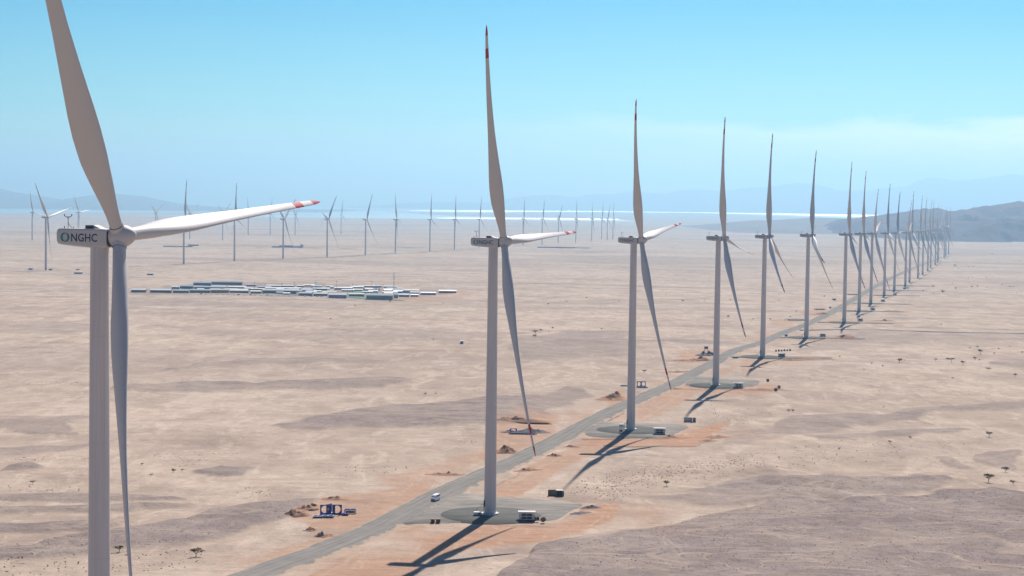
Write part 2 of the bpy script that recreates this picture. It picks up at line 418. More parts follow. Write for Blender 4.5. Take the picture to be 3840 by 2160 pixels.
GRAV = [
 ([(1700, 2290), (1830, 2190), (1940, 2125), (2030, 2080), (2080, 2050), (2140, 2030), (2240, 2010), (2400, 1985), (2520, 1960), (2600, 1935), (2700, 1920), (2880, 1905), (2960, 1880), (3060, 1890), (3200, 1855), (3380, 1850), (3500, 1843), (3640, 1856), (3760, 1845), (3900, 1870), (4100, 1900), (4100, 2300)], 7, 1),
 ([(2450, 1870), (2560, 1850), (2640, 1840), (2740, 1800), (2860, 1795), (2990, 1780), (3210, 1768), (3420, 1768), (3560, 1785), (3600, 1805), (3500, 1830), (3350, 1835), (3100, 1870), (2900, 1890), (2650, 1895)], 9, .8),
 ([(2880, 1600), (2960, 1580), (3200, 1550), (3400, 1530), (3560, 1520), (3900, 1508), (3900, 1528), (3560, 1545), (3400, 1570), (3240, 1590), (3050, 1620), (2850, 1635), (2700, 1625)], 6, .75),
 ([(3000, 1627), (3300, 1610), (3580, 1605), (3620, 1615), (3350, 1634), (3050, 1640)], 4, .8),
 ([(1030, 1585), (1140, 1570), (1250, 1560), (1400, 1530), (1480, 1520), (1700, 1515), (1850, 1500), (1980, 1510), (2050, 1560), (1900, 1600), (1700, 1595), (1400, 1600), (1100, 1600)], 5, .9),
 ([(430, 1450), (700, 1440), (850, 1435), (960, 1445), (1100, 1430), (1280, 1425), (1430, 1415), (1560, 1418), (1500, 1435), (1440, 1455), (1300, 1460), (1000, 1465), (700, 1462), (430, 1460)], 4, .85),
 ([(590, 1392), (700, 1375), (800, 1355), (900, 1346), (1050, 1347), (1250, 1338), (1400, 1347), (1500, 1355), (1300, 1363), (1000, 1367), (800, 1378), (650, 1394)], 3, .75),
 ([(-50, 2050), (150, 2035), (190, 2015), (330, 2000), (600, 1965), (720, 1950), (830, 1900), (880, 1895), (960, 1875), (1060, 1870), (1160, 1868), (1140, 1910), (1060, 1960), (960, 1990), (850, 2030), (700, 2045), (500, 2055), (300, 2065), (150, 2080), (-50, 2085)], 7, .95),
 ([(-50, 1960), (330, 1950), (430, 1960), (330, 1980), (100, 1985), (-50, 1978)], 5, .9),
 ([(-50, 1858), (200, 1850), (500, 1853), (700, 1860), (500, 1880), (200, 1886), (-50, 1882)], 5, .8),
 ([(-50, 1908), (330, 1902), (560, 1890), (760, 1880), (500, 1905), (330, 1925), (-50, 1930)], 5, .8),
 ([(-50, 1560), (120, 1562), (300, 1570), (340, 1580), (250, 1590), (330, 1600), (340, 1625), (150, 1620), (-50, 1600)], 5, .6),
 ([(-50, 1675), (330, 1680), (340, 1690), (100, 1702), (-50, 1705)], 4, .7),
 ([(50, 1755), (110, 1740), (150, 1736), (190, 1750), (120, 1758)], 4, .9), ([(750, 1767), (840, 1745), (960, 1746), (930, 1766)], 4, .9),
 ([(-50, 1210), (200, 1200), (360, 1205), (360, 1248), (-50, 1250)], 6, .45),
 ([(600, 1215), (1000, 1235), (1500, 1225), (1900, 1250), (1700, 1285), (1200, 1280), (800, 1270)], 8, .4),
 ([(1930, 1265), (2120, 1245), (2350, 1238), (2370, 1300), (2350, 1338), (2000, 1352), (1930, 1300)], 5, .6),
 ([(1960, 1490), (2150, 1465), (2230, 1470), (2150, 1510), (2000, 1560), (1940, 1540)], 5, .75),
 ([(3250, 1233), (3400, 1243), (3900, 1262), (3900, 1280), (3500, 1280), (3250, 1300), (2950, 1322), (3020, 1300)], 5, .5),
 ([(3700, 1345), (3900, 1340), (3900, 1395), (3740, 1375)], 5, .6),
 ([(3470, 1702), (3560, 1708), (3640, 1745), (3600, 1748)], 4, .7), ([(3685, 1690), (3760, 1680), (3810, 1730), (3760, 1752), (3680, 1725)], 4, .7),
 ([(2700, 1690), (2760, 1640), (2900, 1590), (2930, 1640), (2780, 1690)], 7, .5),
 ([(1290, 1880), (1380, 1868), (1480, 1880), (1440, 1888), (1320, 1890)], 4, .8),
]
GRAV.append(([(480, 1088), (700, 1070), (900, 1060), (1400, 1066), (1500, 1082), (1750, 1090), (1500, 1126), (1300, 1124), (1000, 1112), (480, 1102)], 3, .8))
gravel = np.zeros(sh)
for p, s_, w_ in GRAV: gravel = np.maximum(gravel, w_ * poly_mask(p, s_))
DIRT = [
 ([(1560, 1962), (1600, 1967), (1900, 1962), (2088, 1965), (2196, 1895), (2330, 1880), (2300, 1950), (2180, 2000), (2000, 2035), (1880, 2045), (1760, 2060), (1600, 2100), (1480, 2200), (1040, 2230), (1220, 2120), (1400, 2030)], 8, .95),
 ([(1080, 1925), (1180, 1882), (1300, 1858), (1500, 1828), (1620, 1800), (1600, 1850), (1440, 1945), (1300, 1985), (1150, 1975)], 8, .75),
 ([(1240, 2000), (1400, 1960), (1420, 1975), (1250, 2060), (900, 2150), (1000, 2080)], 8, .6),
 ([(1850, 1830), (1990, 1740), (2200, 1650), (2300, 1630), (2240, 1700), (2100, 1765), (1950, 1865), (1850, 1868)], 7, .85),
 ([(2180, 1640), (2500, 1642), (2600, 1610), (2690, 1590), (2740, 1590), (2680, 1625), (2610, 1682), (2270, 1674), (2180, 1664)], 4, 1),
 ([(1870, 1565), (1960, 1545), (2100, 1555), (2070, 1640), (1980, 1680), (1880, 1705), (1770, 1740), (1800, 1700)], 8, .8),
 ([(2390, 1525), (2500, 1472), (2620, 1420), (2710, 1398), (2580, 1500), (2410, 1590), (2385, 1560)], 6, .7),
 ([(2560, 1462), (2850, 1442), (2900, 1428), (2915, 1450), (2890, 1480), (2650, 1482)], 5, .7),
 ([(2540, 1318), (2680, 1312), (2680, 1355), (2560, 1362)], 5, .7), ([(2270, 1500), (2330, 1455), (2350, 1510), (2280, 1545)], 5, .8),
 ([(2780, 1345), (2960, 1335), (3060, 1333), (3065, 1350), (2900, 1368), (2780, 1400)], 4, .6), ([(2640, 1440), (2740, 1370), (2800, 1350), (2700, 1420)], 4, .6),
 ([(3000, 1268), (3190, 1258), (3195, 1275), (3000, 1285)], 3, .6), ([(2900, 1195), (3000, 1200), (2960, 1225), (2880, 1222)], 4, .5),
 ([(3020, 1150), (3110, 1165), (3100, 1190), (3000, 1185)], 4, .5), ([(3180, 1203), (3320, 1196), (3300, 1212), (3180, 1215)], 3, .5),
 ([(1400, 1800), (1700, 1720), (1800, 1690), (1820, 1720), (1660, 1800), (1540, 1840)], 10, .5),
 ([(1500, 1110), (1770, 1090), (1790, 1098), (1700, 1125), (1600, 1135), (1450, 1132)], 4, .45),
]
dirt = np.zeros(sh)
for p, s_, w_ in DIRT: dirt = np.maximum(dirt, w_ * poly_mask(p, s_, NX, NY))
# disturbed verge along the road and round the far pads
idv = infra_dist(Xg, Yg)
dirt = np.maximum(dirt, .5 * np.exp(-(np.clip(idv - 2, 0, None) / 16) ** 2) * sstep(-.3, .5, fbm(Xg / 40, Yg / 60, 3, 61)) * (1 - sstep(6000, 8000, Yg)))
def rg(ox, oy, pts): return [(ox + x / 2.6833, oy + y / 2.6833) for x, y in pts]
VEIN = [rg(2880, 1620, p) for p in (
 [(700, 930), (900, 980), (1080, 1030), (1400, 1070), (1700, 1100), (1900, 1080), (2050, 1060), (2300, 1060), (2450, 1010), (2700, 1000)],
 [(1430, 920), (1600, 980), (1750, 1030), (2000, 1045)], [(1700, 800), (1850, 850), (2100, 890), (2576, 930)],
 [(400, 1100), (600, 1150), (950, 1160), (1050, 1200), (1400, 1220), (1700, 1280), (2100, 1340), (2576, 1400)],
 [(-200, 1260), (200, 1270), (450, 1275), (900, 1300), (1070, 1295)], [(1340, 1310), (1550, 1380), (1700, 1400), (2100, 1420), (2576, 1440)],
 [(0, 745), (300, 745), (550, 725)], [(800, 655), (1000, 645), (1300, 620)], [(300, 580), (550, 540)], [(2250, 730), (2576, 790)], [(600, 600), (700, 540), (760, 510)])]
VEIN += [rg(1920, 1620, p) for p in ([(100, 1270), (450, 1240), (800, 1200), (1000, 1150)], [(560, 1090), (900, 1040), (1100, 1000)], [(1460, 1030), (1500, 1120), (1620, 1220), (1720, 1310)],
 [(1090, 1070), (1150, 1150)], [(1520, 1040), (1560, 1120), (1680, 1210), (1760, 1290)], [(700, 990), (1000, 970), (1300, 970), (1640, 880)], [(1960, 620), (2050, 680), (2200, 720)], [(960, 740), (900, 880), (760, 960)], [(1010, 740), (960, 870)])]
VEIN += [rg(960, 1620, p) for p in ([(250, 300), (300, 380), (450, 470), (700, 620)], [(1560, 450), (1580, 520), (1500, 600)], [(100, 1090), (180, 960), (300, 900)])]
vein = np.zeros(sh)
for p in VEIN: vein = np.maximum(vein, line_mask(p, 1.7))
vein = .7 * vein * (.25 + .75 * sstep(-.3, .35, fbm(Xg / 12, Yg / 25, 3, 70)))
DARK = [rg(2880, 1080, p) for p in ([(1500, 198), (1800, 215), (2100, 250), (2700, 275)],)]
DARK += [rg(1920, 1080, p) for p in ([(60, 85), (600, 85), (900, 112), (1500, 140), (2600, 172)], [(0, 445), (300, 440)])]
DARK += [rg(1920, 600, p) for p in ([(0, 1245), (700, 1250), (1300, 1270), (2576, 1300)], [(500, 935), (1050, 930)])]
DARK += [rg(0, 600, p) for p in ([(1300, 1070), (1900, 1048), (2576, 1010)], [(250, 1105), (700, 1112)], [(1150, 1165), (1500, 1163)], [(1650, 880), (1950, 880)])]
DARK += [rg(960, 600, p) for p in ([(0, 1010), (300, 995), (700, 982), (1100, 958), (1400, 943), (1750, 927), (2250, 895)], [(0, 885), (160, 885), (540, 885), (1000, 890)], [(1250, 885), (1700, 880)], [(130, 1215), (700, 1240)])]
DARK += [rg(1920, 600, p) for p in ([(180, 885), (790, 888)], [(2576 + 100, 960), (3400, 985)])]
dark = np.zeros(sh)
for p in DARK: dark = np.maximum(dark, .55 * line_mask(p, 1.6))
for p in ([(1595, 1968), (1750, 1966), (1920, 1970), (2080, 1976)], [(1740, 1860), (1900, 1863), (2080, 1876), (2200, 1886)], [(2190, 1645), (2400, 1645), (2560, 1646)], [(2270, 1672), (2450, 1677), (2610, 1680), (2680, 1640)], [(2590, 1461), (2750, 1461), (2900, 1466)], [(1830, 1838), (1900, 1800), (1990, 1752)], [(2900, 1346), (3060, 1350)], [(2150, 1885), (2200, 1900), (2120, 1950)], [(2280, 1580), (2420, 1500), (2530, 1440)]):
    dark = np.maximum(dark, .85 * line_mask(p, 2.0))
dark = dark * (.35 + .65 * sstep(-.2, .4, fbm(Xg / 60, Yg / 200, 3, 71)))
wild = np.maximum(.4, sstep(650, 1900, Yg))
for p, w_ in (([(1150, 2185), (1220, 2150), (1370, 2062), (1480, 1998), (1575, 1958)], 5), ([(1925, 1808), (2010, 1762), (2120, 1710), (2200, 1672)], 4), ([(2410, 1575), (2480, 1530), (2560, 1475)], 3), ([(1650, 1840), (1750, 1790), (1830, 1760)], 2)):
    vein = np.maximum(vein, .5 * line_mask(p, w_) * (.4 + .6 * sstep(-.4, .3, fbm(Xg / 14, Yg / 30, 3, 72))))
bank = np.zeros(sh)
for p, s_, w_ in GRAV[:-1]: bank = np.maximum(bank, w_ * poly_mask(p, s_ * .9))
bank = bank * (.6 + .4 * sstep(-.5, .3, fbm(Xg / 40, Yg / 60, 3, 73)))
HG = bz + rl + 1.7 * bank * flat * (1 + .5 * fbm(Xg / 24, Yg / 34, 3, 74))
def surf(X, Y):
    X = np.asarray(X, float); Y = np.asarray(Y, float); U = X / Y
    i = np.clip(np.searchsorted(yy, Y) - 1, 0, len(yy) - 2); j = np.clip(np.searchsorted(uu, U) - 1, 0, len(uu) - 2)
    a = np.clip((Y - yy[i]) / (yy[i + 1] - yy[i]), 0, 1); b_ = np.clip((U - uu[j]) / (uu[j + 1] - uu[j]), 0, 1)
    return (HG[i, j] * (1 - b_) + HG[i, j + 1] * b_) * (1 - a) + (HG[i + 1, j] * (1 - b_) + HG[i + 1, j + 1] * b_) * a
def gz(X, Y): return float(surf(X, Y))
V = np.stack([Xg, Yg, HG], -1).reshape(-1, 3)
dirt = dirt * (.78 + .22 * sstep(-.45, .25, fbm(Xg / 16, Yg / 34, 4, 65))) * sstep(-.75, -.2, fbm(Xg / 45, Yg / 70, 3, 66))
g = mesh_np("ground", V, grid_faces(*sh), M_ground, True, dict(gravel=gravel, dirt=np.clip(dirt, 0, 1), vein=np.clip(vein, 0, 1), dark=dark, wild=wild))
struct(g)
# ground under and behind the camera
xs = np.linspace(-9000, 9000, 121); ys = np.r_[np.linspace(-6000, 0, 41), 60, 130, 200]
Yb, Xb = np.meshgrid(ys, xs, indexing='ij')
zb_ = base_z(Xb, Yb) + relief(Xb, Yb, np.ones_like(Xb)) - np.where(Yb > 55, 2.5, 1.0)
o = mesh_np("ground", np.stack([Xb, Yb, zb_], -1).reshape(-1, 3), grid_faces(*Xb.shape), M_ground, True, dict(gravel=np.zeros(Xb.size), dirt=np.zeros(Xb.size), vein=np.zeros(Xb.size), dark=np.zeros(Xb.size), wild=np.ones(Xb.size)))
struct(o)

# ------------------------------------------------------------------ sea, spits of land, mountains
m = bpy.data.materials.new("sea_water"); m.use_nodes = True
b = m.node_tree.nodes["Principled BSDF"]; b.inputs["Base Color"].default_value = (.12, .26, .29, 1); b.inputs["Specular IOR Level"].default_value = 1.0; b.inputs["Roughness"].default_value = .32; b.inputs["IOR"].default_value = 1.33
nn = m.node_tree.nodes.new("ShaderNodeTexNoise"); nn.inputs['Scale'].default_value = 1 / 900; nn.inputs['Detail'].default_value = 4
gg = m.node_tree.nodes.new("ShaderNodeNewGeometry"); m.node_tree.links.new(gg.outputs['Position'], nn.inputs[0])
mr = m.node_tree.nodes.new("ShaderNodeMapRange"); mr.inputs[3].default_value = .52; mr.inputs[4].default_value = .68
m.node_tree.links.new(nn.outputs[0], mr.inputs[0]); m.node_tree.links.new(mr.outputs[0], b.inputs['Roughness'])
M_sea = m
SEA = -200.0
xs = np.linspace(-24800, 24800, 9); ys = np.linspace(15000, 55000, 9); Yb, Xb = np.meshgrid(ys, xs, indexing='ij')
struct(mesh_np("sea", np.stack([Xb, Yb, np.full_like(Xb, SEA)], -1).reshape(-1, 3), grid_faces(*Xb.shape), M_sea, True))

def hill_mat(name, c0, c1, sc):
    m = bpy.data.materials.new(name); m.use_nodes = True
    n, l = m.node_tree.nodes, m.node_tree.links
    b = n["Principled BSDF"]; b.inputs["Roughness"].default_value = 1; b.inputs["Specular IOR Level"].default_value = 0
    ge = n.new("ShaderNodeNewGeometry"); no = n.new("ShaderNodeTexNoise"); no.inputs['Scale'].default_value = sc; no.inputs['Detail'].default_value = 8; no.inputs['Roughness'].default_value = .65
    mx = n.new("ShaderNodeMix"); mx.data_type = 'RGBA'; mx.inputs[6].default_value = (*c0, 1); mx.inputs[7].default_value = (*c1, 1)
    l.new(ge.outputs['Position'], no.inputs[0]); l.new(no.outputs[0], mx.inputs[0]); l.new(mx.outputs[2], b.inputs['Base Color'])
    return m
M_land = hill_mat("low_coast", (.30, .24, .20), (.40, .33, .28), 1 / 700)
M_land2 = hill_mat("low_hill_rock", (.17, .14, .14), (.26, .21, .20), 1 / 500)
M_hill = hill_mat("rocky_hill", (.075, .05, .07), (.17, .125, .135), 1 / 160)
M_mtn = hill_mat("far_mountain", (.13, .11, .10), (.22, .18, .16), 1 / 1500)
def spit(top, low, name="spit"):
    """a low tongue of land between two pixel outlines on the sea plane"""
    def seapt(px, py):
        d = ray(px, py); Y = SEA / d[2]; return np.array([d[0] * Y, Y])
    T = resample(np.array([seapt(*p) for p in top]), 250); B = np.array([seapt(*p) for p in low])
    B = resample(B, 250)
    n = 90
    ti = np.linspace(0, len(T) - 1, n); bi = np.linspace(0, len(B) - 1, n)
    T = np.c_[np.interp(ti, range(len(T)), T[:, 0]), np.interp(ti, range(len(T)), T[:, 1])]
    B = np.c_[np.interp(bi, range(len(B)), B[:, 0]), np.interp(bi, range(len(B)), B[:, 1])]
    T[:, 1] += 500 * fbm(T[:, 0] / 1800, T[:, 0] * 0, 3, 5); B[:, 1] += 400 * fbm(B[:, 0] / 1500, B[:, 0] * 0, 3, 6)
    s = np.linspace(0, 1, 14)[:, None, None]
    P = B[None] * (1 - s) + T[None] * s
    edge = np.minimum(s[..., 0], 1 - s[..., 0]) * np.ones((14, n))
    z = SEA - 2 + 7 * sstep(0, .14, edge) + 4 * fbm(P[..., 0] / 2500, P[..., 1] / 2500, 3, 9) * sstep(.1, .3, edge)
    return struct(mesh_np(name, np.concatenate([P, z[..., None]], -1).reshape(-1, 3), grid_faces(14, n), M_land, True))
spit([(1470, 794), (1560, 797), (1750, 799), (1900, 799), (2080, 795), (2200, 797), (2330, 796), (2420, 799), (2540, 799), (2620, 797), (2760, 803), (2900, 808), (3100, 815), (3400, 822), (3700, 826)],
     [(1470, 795), (1560, 806), (1700, 813), (1900, 816), (2100, 818), (2280, 821), (2340, 832), (2420, 836), (2540, 837), (2700, 838), (2800, 839), (2900, 840), (3100, 842), (3400, 845), (3700, 848)])
spit([(1040, 786), (1250, 784), (1400, 786), (1520, 791)], [(1040, 793), (1250, 791), (1400, 790), (1520, 792)])
spit([(-300, 800), (300, 797), (700, 797), (1040, 802), (1200, 806)], [(-300, 812), (300, 808), (700, 806), (1040, 806), (1200, 807)])

M_glitter = mat("painted_sea_glitter", (.92, .94, .95), .60, metal=1.0)  # sun glitter painted as strips of near-white metal just above the sea
def glitter_sheet(name, top, low):
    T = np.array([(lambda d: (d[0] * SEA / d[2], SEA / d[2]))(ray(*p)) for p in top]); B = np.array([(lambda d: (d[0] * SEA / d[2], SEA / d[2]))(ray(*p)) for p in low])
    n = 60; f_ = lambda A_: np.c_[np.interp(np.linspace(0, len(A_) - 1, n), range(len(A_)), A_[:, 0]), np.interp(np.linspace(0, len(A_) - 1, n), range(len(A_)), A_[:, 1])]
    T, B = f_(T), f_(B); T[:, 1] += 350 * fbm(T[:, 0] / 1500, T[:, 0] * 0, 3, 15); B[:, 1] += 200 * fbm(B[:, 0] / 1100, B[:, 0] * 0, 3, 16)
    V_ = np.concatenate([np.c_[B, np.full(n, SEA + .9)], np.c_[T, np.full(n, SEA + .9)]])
    return struct(mesh_np(name, V_, grid_faces(2, n), M_glitter))
glitter_sheet("sea", [(1640, 817), (1900, 817.5), (2100, 819), (2320, 822)], [(1640, 818.5), (1900, 820.5), (2100, 822), (2320, 824)])  # added sheet: painted glitter strip along the near shore
glitter_sheet("sea", [(1540, 789.5), (1800, 789), (2160, 791), (2330, 792), (2540, 793), (2800, 796), (3100, 802), (3320, 807)], [(1540, 791), (1800, 795), (2160, 794), (2330, 795), (2540, 797), (2800, 802), (3100, 810), (3320, 815)])  # added sheet: painted glitter strip on the outer water
def ridge(name, pts, Yr, wf, wb, zb, material, nx=260, ny=46, namp=.25, nsc=900, seed=1, ext=(0, 0)):
    P = np.array([at_depth(px, py, Yr) for px, py in pts])
    order = np.argsort(P[:, 0]); xs_ = P[order, 0]; zs_ = P[order, 2]
    X = np.linspace(xs_[0], xs_[-1], nx); prof = np.interp(X, xs_, zs_) - zb
    endf = np.minimum(sstep(0, ext[0] + 1e-3, X - X[0]) if ext[0] else 1, sstep(0, ext[1] + 1e-3, X[-1] - X) if ext[1] else 1)
    t = np.linspace(-1, 1, ny)
    Yv = Yr + np.where(t < 0, t * wf, t * wb)
    XX, YY = np.meshgrid(X, Yv); TT = np.meshgrid(X, t)[1]
    fall = (1 - np.abs(TT)) ** 1.15
    # spurs and gullies run down the slopes
    n_ = 1 - np.abs(fbm(XX / nsc + .6 * fbm(XX / (2 * nsc), YY / (2 * nsc), 2, seed + 9), YY / (nsc * 2.2), 5, seed)) * 2
    h = prof[None] * (endf if np.ndim(endf) else 1) * (fall + namp * (n_ - .45) * (1 - fall) * (fall > 0) * sstep(0, .15, 1 - np.abs(TT)) * 1.6)
    Z = zb + np.where(h > 0, h, 0) - 2 * (np.abs(TT) > .98)
    return struct(mesh_np(name, np.stack([XX, YY, Z], -1).reshape(-1, 3), grid_faces(ny, nx), material, True))
ridge("mountains", [(-900, 640), (-600, 670), (-300, 690), (0, 706), (45, 719), (93, 725), (164, 738), (238, 760), (261, 755), (313, 736), (354, 730), (447, 727), (485, 730), (540, 736), (585, 747), (634, 758), (708, 768), (783, 774), (900, 781), (1050, 784), (1300, 786)],
      34000, 5500, 5000, -203, M_mtn, seed=3, ext=(3000, 10))
ridge("mountains", [(1300, 775), (1450, 768), (1500, 762), (1600, 758), (1720, 757), (1850, 760), (1920, 740), (1995, 732), (2069, 729), (2151, 738), (2229, 725), (2293, 728), (2367, 715), (2442, 722), (2498, 725), (2554, 710), (2628, 708), (2703, 715), (2815, 700), (2880, 698),
      (2992, 683), (3066, 690), (3141, 710), (3253, 712), (3327, 700), (3402, 698), (3439, 675), (3495, 661), (3588, 675), (3681, 667), (3737, 658), (3789, 648), (3840, 656), (4000, 668), (4300, 690), (4700, 720)],
      53500, 3000, 2500, -203, M_mtn, nx=420, seed=13, ext=(10, 4000), nsc=1500)
ridge("mountains", [(2400, 790), (2560, 775), (2700, 770), (2830, 778), (2899, 764), (2973, 734), (3029, 729), (3066, 745), (3122, 727), (3215, 716), (3290, 719), (3364, 738), (3439, 753), (3513, 753), (3588, 745), (3700, 742), (3840, 734), (4100, 715), (4500, 740)],
      51500, 1700, 2000, -203, M_mtn, seed=23, ext=(10, 3000), nsc=1300)
ridge("low_hills", [(2380, 866), (2535, 858), (2600, 851), (2665, 845), (2740, 833), (2833, 825), (2899, 825), (3029, 816), (3085, 814), (3141, 817), (3197, 823), (3260, 826), (3330, 832), (3420, 840)],
      15500, 3200, 1500, -197.5, M_land2, nx=260, ny=50, namp=.5, nsc=700, seed=53, ext=(600, 600))
ridge("rocky_hills", [(3130, 846), (3197, 829), (3237, 824), (3287, 817), (3324, 809), (3354, 799), (3394, 794), (3436, 788), (3468, 779), (3488, 783), (3510, 778), (3530, 782), (3555, 790), (3580, 793),
      (3602, 785), (3622, 785), (3635, 789), (3655, 785), (3684, 772), (3702, 770), (3709, 773), (3729, 769), (3759, 764), (3796, 758), (3821, 752), (3840, 757), (3900, 748), (4000, 735), (4150, 745), (4400, 770), (4700, 800)],
      12400, 2350, 2600, -196, M_hill, nx=620, ny=130, namp=.62, nsc=330, seed=33, ext=(200, 800))

# ------------------------------------------------------------------ haze
hm = bpy.data.materials.new("haze_air"); hm.use_nodes = True
hn = hm.node_tree.nodes; hn.clear()
ho = hn.new("ShaderNodeOutputMaterial"); pv = hn.new("ShaderNodeVolumePrincipled")
pv.inputs['Color'].default_value = (.45, .755, 1.0, 1); pv.inputs['Density'].default_value = 4.9e-5; pv.inputs['Anisotropy'].default_value = 0.56
hm.node_tree.links.new(pv.outputs[0], ho.inputs['Volume'])
hb = MB().box((0, 25300, 418), (50000, 63000, 1246)); hz = hb.build("haze", hm); hz['kind'] = 'stuff'

# ------------------------------------------------------------------ road, pads
def strip(name, C, half, lift, material, skirt=3.0, drop=1.2, crown=0.15):
    C = np.asarray(C); T = np.gradient(C, axis=0); T /= np.hypot(T[:, 0], T[:, 1])[:, None] + 1e-9
    N = np.c_[-T[:, 1], T[:, 0]]
    offs = [(-half - skirt, -drop), (-half, 0), (-half * .5, crown), (0, crown * 1.2), (half * .5, crown), (half, 0), (half + skirt, -drop)]
    V_ = []
    for o_, dz in offs:
        p = C + N * (o_ + (0.7 * fbm(C[:, 0] / 15 + o_, C[:, 1] / 15, 3, 3) if abs(o_) >= half else 0))[:, None] if abs(o_) >= half else C + N * o_
        z = base_z(C[:, 0], C[:, 1]) + lift + dz
        V_.append(np.c_[p, z])
    V_ = np.stack(V_, 0)
    return struct(mesh_np(name, V_.reshape(-1, 3), grid_faces(len(offs), len(C))[:, ::-1], material, False))
def road_material():
    m = bpy.data.materials.new("gravel_road"); m.use_nodes = True
    n, l = m.node_tree.nodes, m.node_tree.links
    b = n["Principled BSDF"]; b.inputs["Roughness"].default_value = 1; b.inputs["Specular IOR Level"].default_value = 0
    a = n.new("ShaderNodeAttribute"); a.attribute_name = "across"
    w = n.new("ShaderNodeMath"); w.operation = 'MULTIPLY'; w.inputs[1].default_value = 3.2; l.new(a.outputs['Fac'], w.inputs[0])
    ge = n.new("ShaderNodeNewGeometry"); no = n.new("ShaderNodeTexNoise"); no.inputs['Scale'].default_value = .12; no.inputs['Detail'].default_value = 6; no.inputs['Roughness'].default_value = .65
    l.new(ge.outputs['Position'], no.inputs[0])
    comb = n.new("ShaderNodeCombineXYZ"); l.new(w.outputs[0], comb.inputs[0])
    a2 = n.new("ShaderNodeAttribute"); a2.attribute_name = "along"; l.new(a2.outputs['Fac'], comb.inputs[1])
    n2 = n.new("ShaderNodeTexNoise"); n2.inputs['Scale'].default_value = 1.6; n2.inputs['Detail'].default_value = 4; l.new(comb.outputs[0], n2.inputs[0])
    r = n.new("ShaderNodeValToRGB"); r.color_ramp.elements[0].position = .38; r.color_ramp.elements[1].position = .62
    r.color_ramp.elements[0].color = (.155, .148, .135, 1); r.color_ramp.elements[1].color = (.255, .243, .222, 1); l.new(n2.outputs[0], r.inputs[0])
    mx = n.new("ShaderNodeMix"); mx.data_type = 'RGBA'; mx.inputs[0].default_value = .45; l.new(r.outputs[0], mx.inputs[6])
    r2 = n.new("ShaderNodeValToRGB"); r2.color_ramp.elements[0].position = .3; r2.color_ramp.elements[1].position = .7
    r2.color_ramp.elements[0].color = (.165, .158, .143, 1); r2.color_ramp.elements[1].color = (.26, .243, .22, 1); l.new(no.outputs[0], r2.inputs[0]); l.new(r2.outputs[0], mx.inputs[7])
    ab = n.new("ShaderNodeMath"); ab.operation = 'ABSOLUTE'; l.new(a.outputs['Fac'], ab.inputs[0])
    n3 = n.new("ShaderNodeTexNoise"); n3.inputs['Scale'].default_value = .09; n3.inputs['Detail'].default_value = 7; n3.inputs['Roughness'].default_value = .7; l.new(ge.outputs['Position'], n3.inputs[0])
    ad = n.new("ShaderNodeMath"); ad.operation = 'MULTIPLY_ADD'; ad.inputs[1].default_value = 1.5; l.new(n3.outputs[0], ad.inputs[0]); l.new(ab.outputs[0], ad.inputs[2])
    r3 = n.new("ShaderNodeValToRGB"); r3.color_ramp.elements[0].position = .93; r3.color_ramp.elements[1].position = 1.0; sc_ = n.new("ShaderNodeMath"); sc_.operation = 'MULTIPLY'; sc_.inputs[1].default_value = .54
    l.new(ad.outputs[0], sc_.inputs[0]); l.new(sc_.outputs[0], r3.inputs[0])
    m3 = n.new("ShaderNodeMix"); m3.data_type = 'RGBA'; m3.inputs[7].default_value = (.37, .29, .22, 1); l.new(r3.outputs[0], m3.inputs[0]); l.new(mx.outputs[2], m3.inputs[6])
    l.new(m3.outputs[2], b.inputs['Base Color']); return m
M_road = road_material()
rd = strip("road", road_c, 6.6, .65, M_road, 3.2, 1.3)
n_c = len(road_c)
al = np.tile(np.arange(n_c) * .12, 7); ac = np.repeat(np.array([-1.5, -1, -.5, 0, .5, 1, 1.5]), n_c)
for nm, dat in (("along", al), ("across", ac)):
    at = rd.data.attributes.new(nm, 'FLOAT', 'POINT'); at.data.foreach_set("value", dat.astype(np.float32))
def track(ptsP, half=2.5, name="track"):
    C = resample(hits(ptsP), 20); return strip(name, C, half, .9, M_gravel, 2.0, 1.6, .05)
track(rg(2880, 1080, [(330, 428), (500, 425), (900, 418), (1300, 427), (1700, 452), (2100, 458), (2700, 462)]), 2.2)
def pad(poly, name="crane_pad", lift=.5, m=None, centre=None):
    m = M_pad if m is None else m
    """gravel platform with a battered edge, outline given in metres"""
    P = np.array(poly, float); c = P.mean(0) if centre is None else np.array(centre)
    P = resample(np.vstack([P, P[:1]]), 3.0)[:-1]
    if name == 'crane_pad': P = P + (P - c) / (np.hypot(*(P - c).T)[:, None] + 1e-9) * (1.6 * fbm(P[:, 0] / 5, P[:, 1] / 5, 3, 12))[:, None]
    rings = []
    out = P + (P - c) / (np.hypot(*(P - c).T)[:, None] + 1e-9) * (2.0 + .8 * fbm(P[:, 0] / 6, P[:, 1] / 6, 2, 2))[:, None]
    V_ = []
    for q, dz in ((out, lift - 1.5), (P, lift), (c + (P - c) * .5, lift + .05), (c + (P - c) * .02, lift + .06)):
        V_.append(np.c_[q, base_z(q[:, 0], q[:, 1]) + dz])
    n = len(P); f = []
    for k in range(3):
        for i in range(n):
            j = (i + 1) % n; f.append((k * n + i, k * n + j, (k + 1) * n + j, (k + 1) * n + i))
    V_ = np.vstack(V_); o = mesh_np(name, V_, np.array(f), m, False)
    a, b_ = V_[f[n][1]] - V_[f[n][0]], V_[f[n][2]] - V_[f[n][0]]
    return struct(o)
M_pad = mat("pad_gravel", (.25, .24, .22), 1.0, spec=0, var=.34, vscale=.10, bump=.4, bscale=2)
M_ring = mat("foundation_gravel", (.115, .12, .112), 1.0, spec=0, var=.12, vscale=.4, bump=.4, bscale=2)
